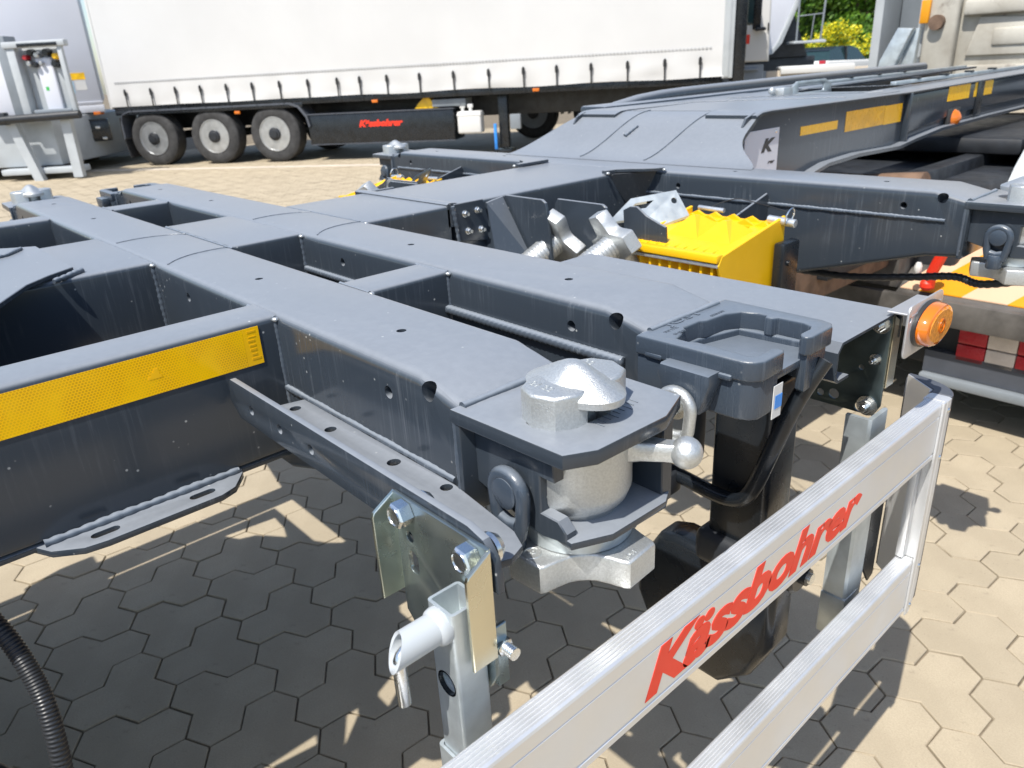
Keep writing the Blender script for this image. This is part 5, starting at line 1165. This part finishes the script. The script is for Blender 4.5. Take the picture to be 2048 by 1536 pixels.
def car(o, e, label):
    M = frame(o, e); r = thing('parked_car', M @ Vector((0, -0.9, 0)), label, 'car')
    low = [(-2.05, 0.30), (2.05, 0.30), (2.1, 0.55), (2.0, 0.82), (1.2, 0.92), (-1.95, 0.97), (-2.1, 0.85), (-2.12, 0.5)]
    mb = LB(M); mb.prism(low, 'y', -1.78, 0.0, 0.09, 3); mb.build('body', 'white', r)
    cabp = [(-1.85, 0.95), (1.05, 0.90), (0.45, 1.36), (0.0, 1.45), (-1.2, 1.45), (-1.62, 1.34)]
    mb = LB(M); mb.loft([[(s, d0 + (z - 0.95) * k, z) for s, z in cabp] for d0, k in ((-0.06, -0.25), (-1.72, 0.25))]); mb.build('glasshouse', 'glass', r)
    mb = LB(M); mb.prism([(-1.66, 1.33), (-1.2, 1.44), (0.0, 1.445), (0.42, 1.37), (0.0, 1.475), (-1.2, 1.475)], 'y', -1.58, -0.20, 0.01); mb.build('roof', 'black', r)
    mb = LB(M); mb.prism([(-0.62, 0.94), (-0.50, 0.94), (-0.52, 1.45), (-0.62, 1.45)], 'y', -0.16, -0.05, 0.01); mb.build('pillar', 'black', r)
    mb = LB(M); mb.box(-2.16, -2.05, -0.30, -0.05, 0.72, 0.98, 0.02); mb.build('tail_lamp', 'refl_red', r)
    for s in (-1.3, 1.3):
        mb = LB(M); mb.cyl((s, -0.22, 0.31), (s, 0.01, 0.31), 0.31, seg=24, ch=0.03); mb.build('wheel', 'tyre', r)
car((-15.25, 32.6), (0.05, 1.0), 'white hatchback with dark windows parked in front of the yellow bush')

def tree(name, o, h, rad, z0, n, mats, label, leaf=0.34, trunk=True, cat='tree', group=None, sq=1.0):
    rn = random.Random(hash(label) % 1000 + n)
    r = thing(name, (o[0], o[1], 0), label, cat, group)
    if trunk:
        mb = MB(0); mb.tube([(o[0], o[1], 0), (o[0] + 0.1, o[1], h * 0.3), (o[0] - 0.1, o[1] + 0.1, h * 0.75)], 0.22, 10, rf=lambda i: 1 - 0.3 * i)
        for k in range(6):
            a = rn.uniform(0, 6.28); mb.tube([(o[0], o[1], h * rn.uniform(0.25, 0.45)), (o[0] + rad * 0.4 * math.cos(a), o[1] + rad * 0.4 * math.sin(a), h * 0.6), (o[0] + rad * 0.75 * math.cos(a), o[1] + rad * 0.75 * math.sin(a), h * rn.uniform(0.6, 0.85))], 0.07, 6, rf=lambda i: 1 - 0.35 * i)
        mb.build('trunk', 'bark', r)
    cl = []
    for k in range(38):
        a = rn.uniform(0, 6.28); v = rn.random() ** 0.5; zz = rn.uniform(0, 1)
        rr = rad * (0.35 + 0.65 * math.sin(PI * (0.12 + 0.8 * zz))) * v
        cl.append((Vector((o[0] + rr * math.cos(a), o[1] + rr * math.sin(a), z0 + (h - z0) * zz)), rad * rn.uniform(0.18, 0.36)))
    bm = bmesh.new()
    for i in range(n):
        c, cr = rn.choice(cl); d = Vector((rn.gauss(0, 1), rn.gauss(0, 1), rn.gauss(0, 1))).normalized() * cr * (0.45 + 0.6 * rn.random())
        p = c + d; p.z = max(p.z, 0.05); a = Vector((rn.gauss(0, 1), rn.gauss(0, 1), rn.gauss(0, 1) + 0.3)).normalized(); u = a.orthogonal().normalized(); w = a.cross(u); L = leaf * rn.uniform(0.6, 1.3)
        vs = [bm.verts.new(p + u * L * x + w * L * y) for x, y in ((-0.5, 0), (0, -0.24), (0.5, 0), (0, 0.24))]
        f = bm.faces.new(vs); f.material_index = 0 if rn.random() < 0.72 else 1
    me = bpy.data.meshes.new('crown'); bm.to_mesh(me); bm.free()
    for m_ in mats: me.materials.append(MA[m_])
    o_ = bpy.data.objects.new('crown', me); COL.objects.link(o_); adopt(o_, r)
G_ = 'trees at the edge of the yard'
tree('leafy_tree', (-21.5, 46.5), 9.5, 3.4, 0.8, 15000, ('leaf', 'leaf_dark'), 'bright green leafy tree behind the white hatchback', group=G_)
tree('leafy_tree', (-25.6, 47.0), 9.0, 3.2, 0.8, 12000, ('leaf_dark', 'leaf'), 'darker leafy tree behind the tipper ladder', group=G_)
tree('leafy_tree', (-18.0, 47.5), 10.0, 3.2, 0.6, 13000, ('leaf', 'leaf_dark'), 'green leafy tree just left of the tractor cab', group=G_)
tree('leafy_tree', (-29.5, 52.0), 10.0, 3.6, 0.6, 9000, ('leaf_dark', 'leaf_dark'), 'deep green tree half hidden by the tipper body', group=G_)
tree('flowering_bush', (-19.7, 40.6), 2.35, 1.5, 0.2, 6000, ('blossom', 'leaf'), 'yellow flowering bush above the roof of the white hatchback', 0.14, False, 'bush')
tree('flowering_bush', (-21.4, 41.2), 1.95, 1.2, 0.2, 3500, ('blossom', 'leaf'), 'smaller yellow flowering bush left of the hatchback', 0.14, False, 'bush')
mb = MB(0); mb.bm.free()
for k in range(5):
    tree('leafy_tree', (-33.0 + 4.6 * k, 58.0 + (k % 2) * 2), 11 + (k % 3), 3.9, 0.2, 9000, ('leaf_dark', 'leaf'), ['dark tree at the left end of the far row', 'second dark tree of the far row', 'middle dark tree of the far row behind the hatchback', 'fourth dark tree of the far row', 'dark tree at the right end of the far row'][k], leaf=0.5, group=G_)

# ------------------------------------------------------------------ tractor of the chassis (dirty cab back) at the upper right
MC = frame((CX, 6.3), (1, 0))
TC = thing('tractor_unit', (CX, 7.2, 0), 'dirty beige tractor cab seen from behind, coupled to the gooseneck', 'truck')
mb = LB(MC); mb.box(-0.85, 1.22, -2.2, 0.0, 1.05, 3.6, 0.05, 3); cbk = mb.build('cab', 'dirtycab', TC)
mb = LB(MC); mb.box(-0.84, -0.62, 0.0, 0.10, 1.10, 3.5, 0.03, 3); mb.box(-0.60, 1.2, 0.0, 0.07, 1.56, 1.66, 0.02); mb.box(-0.60, 1.2, 0.0, 0.05, 1.13, 1.24, 0.02); mb.build('cab_rib', 'dirtycab', TC)
mb = LB(MC); mb.prism([(-0.56, 1.30), (0.02, 1.30), (0.02, 1.52), (-0.50, 1.55)], 'y', 0.0, 0.025, 0.012); mb.box(-0.40, -0.08, 0.0, 0.04, 1.36, 1.47, 0.015); mb.build('cab_pressing', 'dirtycab', TC)
mb = LB(MC); mb.prism([(-0.55, 1.70), (1.2, 1.70), (1.2, 2.2), (-0.45, 2.2), (-0.55, 2.0)], 'y', 0.0, 0.06, 0.05); mb.build('cab_pressing', 'dirtycab', TC)
mb = LB(MC); mb.box(0.10, 0.42, 0.0, 0.14, 1.36, 1.57, 0.05, 3); mb.build('air_duct', 'midgrey', TC)
mb = LB(MC); mb.prism([(0.09, 1.18), (0.13, 1.13), (0.22, 1.13), (0.28, 1.20), (0.33, 1.33), (0.38, 1.38), (0.44, 1.36), (0.46, 1.28), (0.50, 1.36), (0.42, 1.44), (0.10, 1.40)], 'y', 0.05, 0.30, 0.012); mb.build('cab_mount', 'rust_brown', TC)
mb = LB(MC); mb.cyl((0.15, 0.30, 1.20), (0.15, 0.33, 1.20), 0.018, seg=12); mb.cyl((0.14, 0.30, 1.25), (0.14, 0.33, 1.25), 0.014, seg=12); mb.cyl((0.42, 0.08, 1.60), (0.42, 0.10, 1.60), 0.028, seg=14); mb.cyl((0.55, 0.08, 1.61), (0.55, 0.10, 1.61), 0.014, seg=14); mb.build('mount_bolt', 'darkmetal', TC)
mb = LB(MC); mb.prism([(0.10, 1.60), (0.20, 1.64), (0.34, 1.64), (0.38, 1.60), (0.30, 1.57), (0.16, 1.57)], 'y', 0.07, 0.078, 0.003); mb.build('rust_patch', 'rust_brown', TC)
mb = LB(MC); mb.prism([(0.50, 1.18), (1.2, 1.9), (1.2, 1.0), (0.5, 1.0)], 'y', 0.0, 0.10, 0.01); mb.build('wheel_arch', 'darkmetal', TC)
mb = LB(MC); mb.box(0.28, 1.2, 0.25, 0.30, 1.04, 1.20, 0.01); mb.build('rear_plate', 'midgrey', TC)
for s in (0.04, 0.11):
    mb = LB(MC); mb.box(s, s + 0.045, 0.30, 0.36, 1.105, 1.155, 0.012); mb.build('yellow_cap', 'sticker_yellow', TC)
mb = LB(MC); mb.box(-1.25, -1.18, -0.6, 0.0, 1.05, 3.5, 0.01); mb.box(-0.90, -0.85, -0.3, 0.05, 1.3, 3.5, 0.015); mb.build('side_fairing', 'lightgrey', TC)
mb = LB(MC); mb.box(-1.18, -0.90, -0.62, -0.30, 1.0, 3.5, 0.02); mb.build('fairing_panel', 'midgrey', TC)
mb = LB(MC); mb.box(-0.86, -0.80, 0.10, 0.13, 1.53, 1.68, 0.004); mb.build('orange_reflector', 'stripe_o', TC)
mb = LB(MC); mb.cyl((-0.74, 0.10, 1.53), (-0.74, 0.15, 1.53), 0.05, seg=16); mb.build('tail_fitting', 'rust_brown', TC)
mb = LB(MC); mb.loft([[(-0.98 + a, y, z) for a, y in ((0, 0.35), (0.14, 0.35), (0.14, 0.55), (0, 0.55))] for z, a_ in ((1.10, 0), (1.26, 0))]); mb.bm.free()
mb = LB(MC); pr = [(-1.10, 1.12), (-0.98, 1.10), (-0.95, 1.28), (-0.86, 1.50), (-0.97, 1.51), (-1.07, 1.30)]
mb.prism([(a + 0.06, b) for a, b in pr], 'y', 0.30, 0.36, 0.012); mb.build('support_arm', 'galv_grey', TC)
mb = LB(MC); mb.prism([(-0.90, 1.14), (-0.80, 1.14), (-0.78, 1.50), (-0.85, 1.50)], 'y', 0.25, 0.30, 0.006); mb.box(-0.90, -0.72, 0.2, 0.3, 1.08, 1.16, 0.02); mb.build('hose_bracket', 'galv_grey', TC)
# frame, wheels and mudguards under the gooseneck
mb = LB(MC); mb.box(-0.95, 0.62, -0.3, 3.2, 0.42, 0.90, 0.02); mb.build('dark_filler', 'darkmetal', TC)  # dark box added to blacken the gap under the gooseneck
for s in (-0.42, 0.42):
    mb = LB(MC); mb.box(s - 0.04, s + 0.04, -0.2, 3.9, 0.68, 0.95, 0.01); mb.build('frame_rail', 'darkmetal', TC)
mb = LB(MC); mb.box(-0.6, 0.6, 1.6, 2.6, 0.95, 1.02, 0.02); mb.build('fifth_wheel', 'darkmetal', TC)
mb = LB(MC); mb.box(-0.42, 0.42, 3.3, 4.1, 0.60, 0.95, 0.02); mb.build('rear_cross_member', 'rust_brown', TC)
mb = LB(MC); mb.cyl((-1.0, 2.1, 0.5), (1.0, 2.1, 0.5), 0.12, seg=16); mb.cyl((0.30, 3.35, 0.90), (0.52, 3.35, 0.92), 0.055, seg=14); mb.build('axle', 'rust_brown', TC)
for sx in (-1, 1):
    mb = LB(MC); mb.lathe([(0.28, -0.16), (0.46, -0.17), (0.51, -0.13), (0.51, 0.13), (0.46, 0.17), (0.28, 0.16)], (sx * 0.92, 2.35, 0.5), (1, 0, 0), 44); mb.build('wheel', 'rubber', TC)
    mb = LB(MC); rings = []
    for i in range(19):
        a = PI * (-0.02 + 1.04 * i / 18); rr = 0.565; yy, zz = 2.35 + rr * math.cos(a), 0.5 + rr * math.sin(a)
        y2, z2 = 2.35 + (rr - 0.012) * math.cos(a), 0.5 + (rr - 0.012) * math.sin(a)
        rings.append([(sx * 0.62, yy, zz), (sx * 1.18, yy, zz), (sx * 1.20, yy, zz - 0.03), (sx * 1.18, y2, z2), (sx * 0.62, y2, z2)])
    mb.loft(rings); mb.build('mudguard', 'lightgrey', TC, 40)

# ------------------------------------------------------------------ recovery truck with striped ramp at the right
MR = frame((0.3, 2.93), (1, -0.02))
RT = thing('ramp_truck', (0.3, 4.5, 0), 'truck with an orange and white striped rear ramp and red-white reflector strips', 'truck')
mb = LB(MR); mb.prism([(0.0, 0.430), (0.0, 0.520), (-0.02, 0.527), (-0.55, 0.86), (-0.58, 0.83), (-0.06, 0.430)], 'x', -1.42, 1.4, 0.006); rm = mb.build('ramp_plate', 'rust', RT)
mb = LB(MR); mb.prism([(-1.72, 0.53), (-1.425, 0.53), (-1.425, 0.74), (-1.50, 0.64)], 'y', -0.20, -0.02, 0.006); mb.build('ramp_wing', 'rust', RT)
mb = LB(MR); mb.box(-1.70, 1.4, 0.0015, 0.030, 0.428, 0.523, 0.004); mb.build('ramp_edge', 'rust', RT)
def ramp_z(d): return 0.527 + (-0.02 - d) * 0.628
for k in range(17):
    s0 = -1.49 + 0.15 * k
    mt = 'stripe_w' if k % 2 == 0 else 'stripe_o'
    p = [(max(s0, -1.41), -0.024), (s0 + 0.15, -0.024), (s0 + 0.15 + 0.36, -0.53), (s0 + 0.36, -0.53)]
    mb = LB(MR); mb.loft([[(a, b, ramp_z(b) + h) for a, b in p] for h in (0.002, 0.006)]); mb.build('stripe', mt, rm)
mb = LB(MR); mb.box(-1.50, 1.4, -1.6, -0.35, 0.12, 0.50, 0.02); mb.build('chassis', 'darkmetal', RT)
for k in range(9):
    s0 = -1.19 + 0.1 * k; mt = 'refl_red' if k % 2 == 0 else 'refl_white'
    for z0, z1 in ((0.345, 0.405), (0.275, 0.340)):
        mb = LB(MR); mb.box(s0, s0 + 0.097, -0.10, -0.07, z0, z1, 0.003); mb.build('reflector', mt, RT)
mb = LB(MR); mb.box(-1.40, 1.4, -0.16, -0.11, 0.22, 0.43, 0.01); mb.build('bumper_backing', 'darkmetal', RT)
mb = LB(MR); mb.prism([(-0.12, 0.292), (-0.07, 0.292), (-0.07, 0.205), (-0.12, 0.19)], 'x', -1.30, 1.4, 0.004); ub = mb.build('underrun_bumper', 'grey_plastic', RT)
mb = LB(MR); mb.box(-1.30, 1.4, -0.080, -0.040, 0.165, 0.203, 0.008); mb.build('bumper_lip', 'midgrey', RT)
mb = LB(MR); mb.box(-1.5, 1.4, -5.5, -1.2, 0.6, 0.95, 0.03); mb.build('deck', 'rust', RT)
for s in (-1.1, 0.9):
    mb = LB(MR); mb.cyl((s - 0.15, -2.6, 0.45), (s + 0.15, -2.6, 0.45), 0.45, seg=30, ch=0.03); mb.build('wheel', 'tyre', RT)
mb = LB(MR); mb.tube([(-1.30, -0.0, 0.56), (-1.29, 0.02, 0.62), (-1.26, 0.03, 0.70)], 0.020, 8); mb.ball((-1.305, 0.01, 0.57), 0.025, 10); mb.build('red_ribbon', 'refl_red', RT).data.materials[0] = MA['red']
mb = LB(MR); mb.ball((-1.34, 0.02, 0.63), 0.018, 10, (0.8, 0.8, 1.4)); mb.build('white_tag', 'white', RT)
mb = MB(); mb.tube([(-1.02, 1.75, -0.16), (-1.0, 1.78, -0.12)], 0.012, 8); 
mb.bm.free()
# thin flexible cable below the front bolster
mb = MB(); mb.tube(smooth([(-0.95, 1.80, -0.235), (-0.80, 1.80, -0.232), (-0.66, 1.80, -0.212), (-0.56, 1.80, -0.195), (-0.50, 1.79, -0.20), (-0.40, 1.78, -0.17)], 20), 0.0085, 10, rf=lambda i: 1 + 0.1 * math.sin(i * 2.0)); mb.build('lamp_cable', 'plastic', CH, 60)
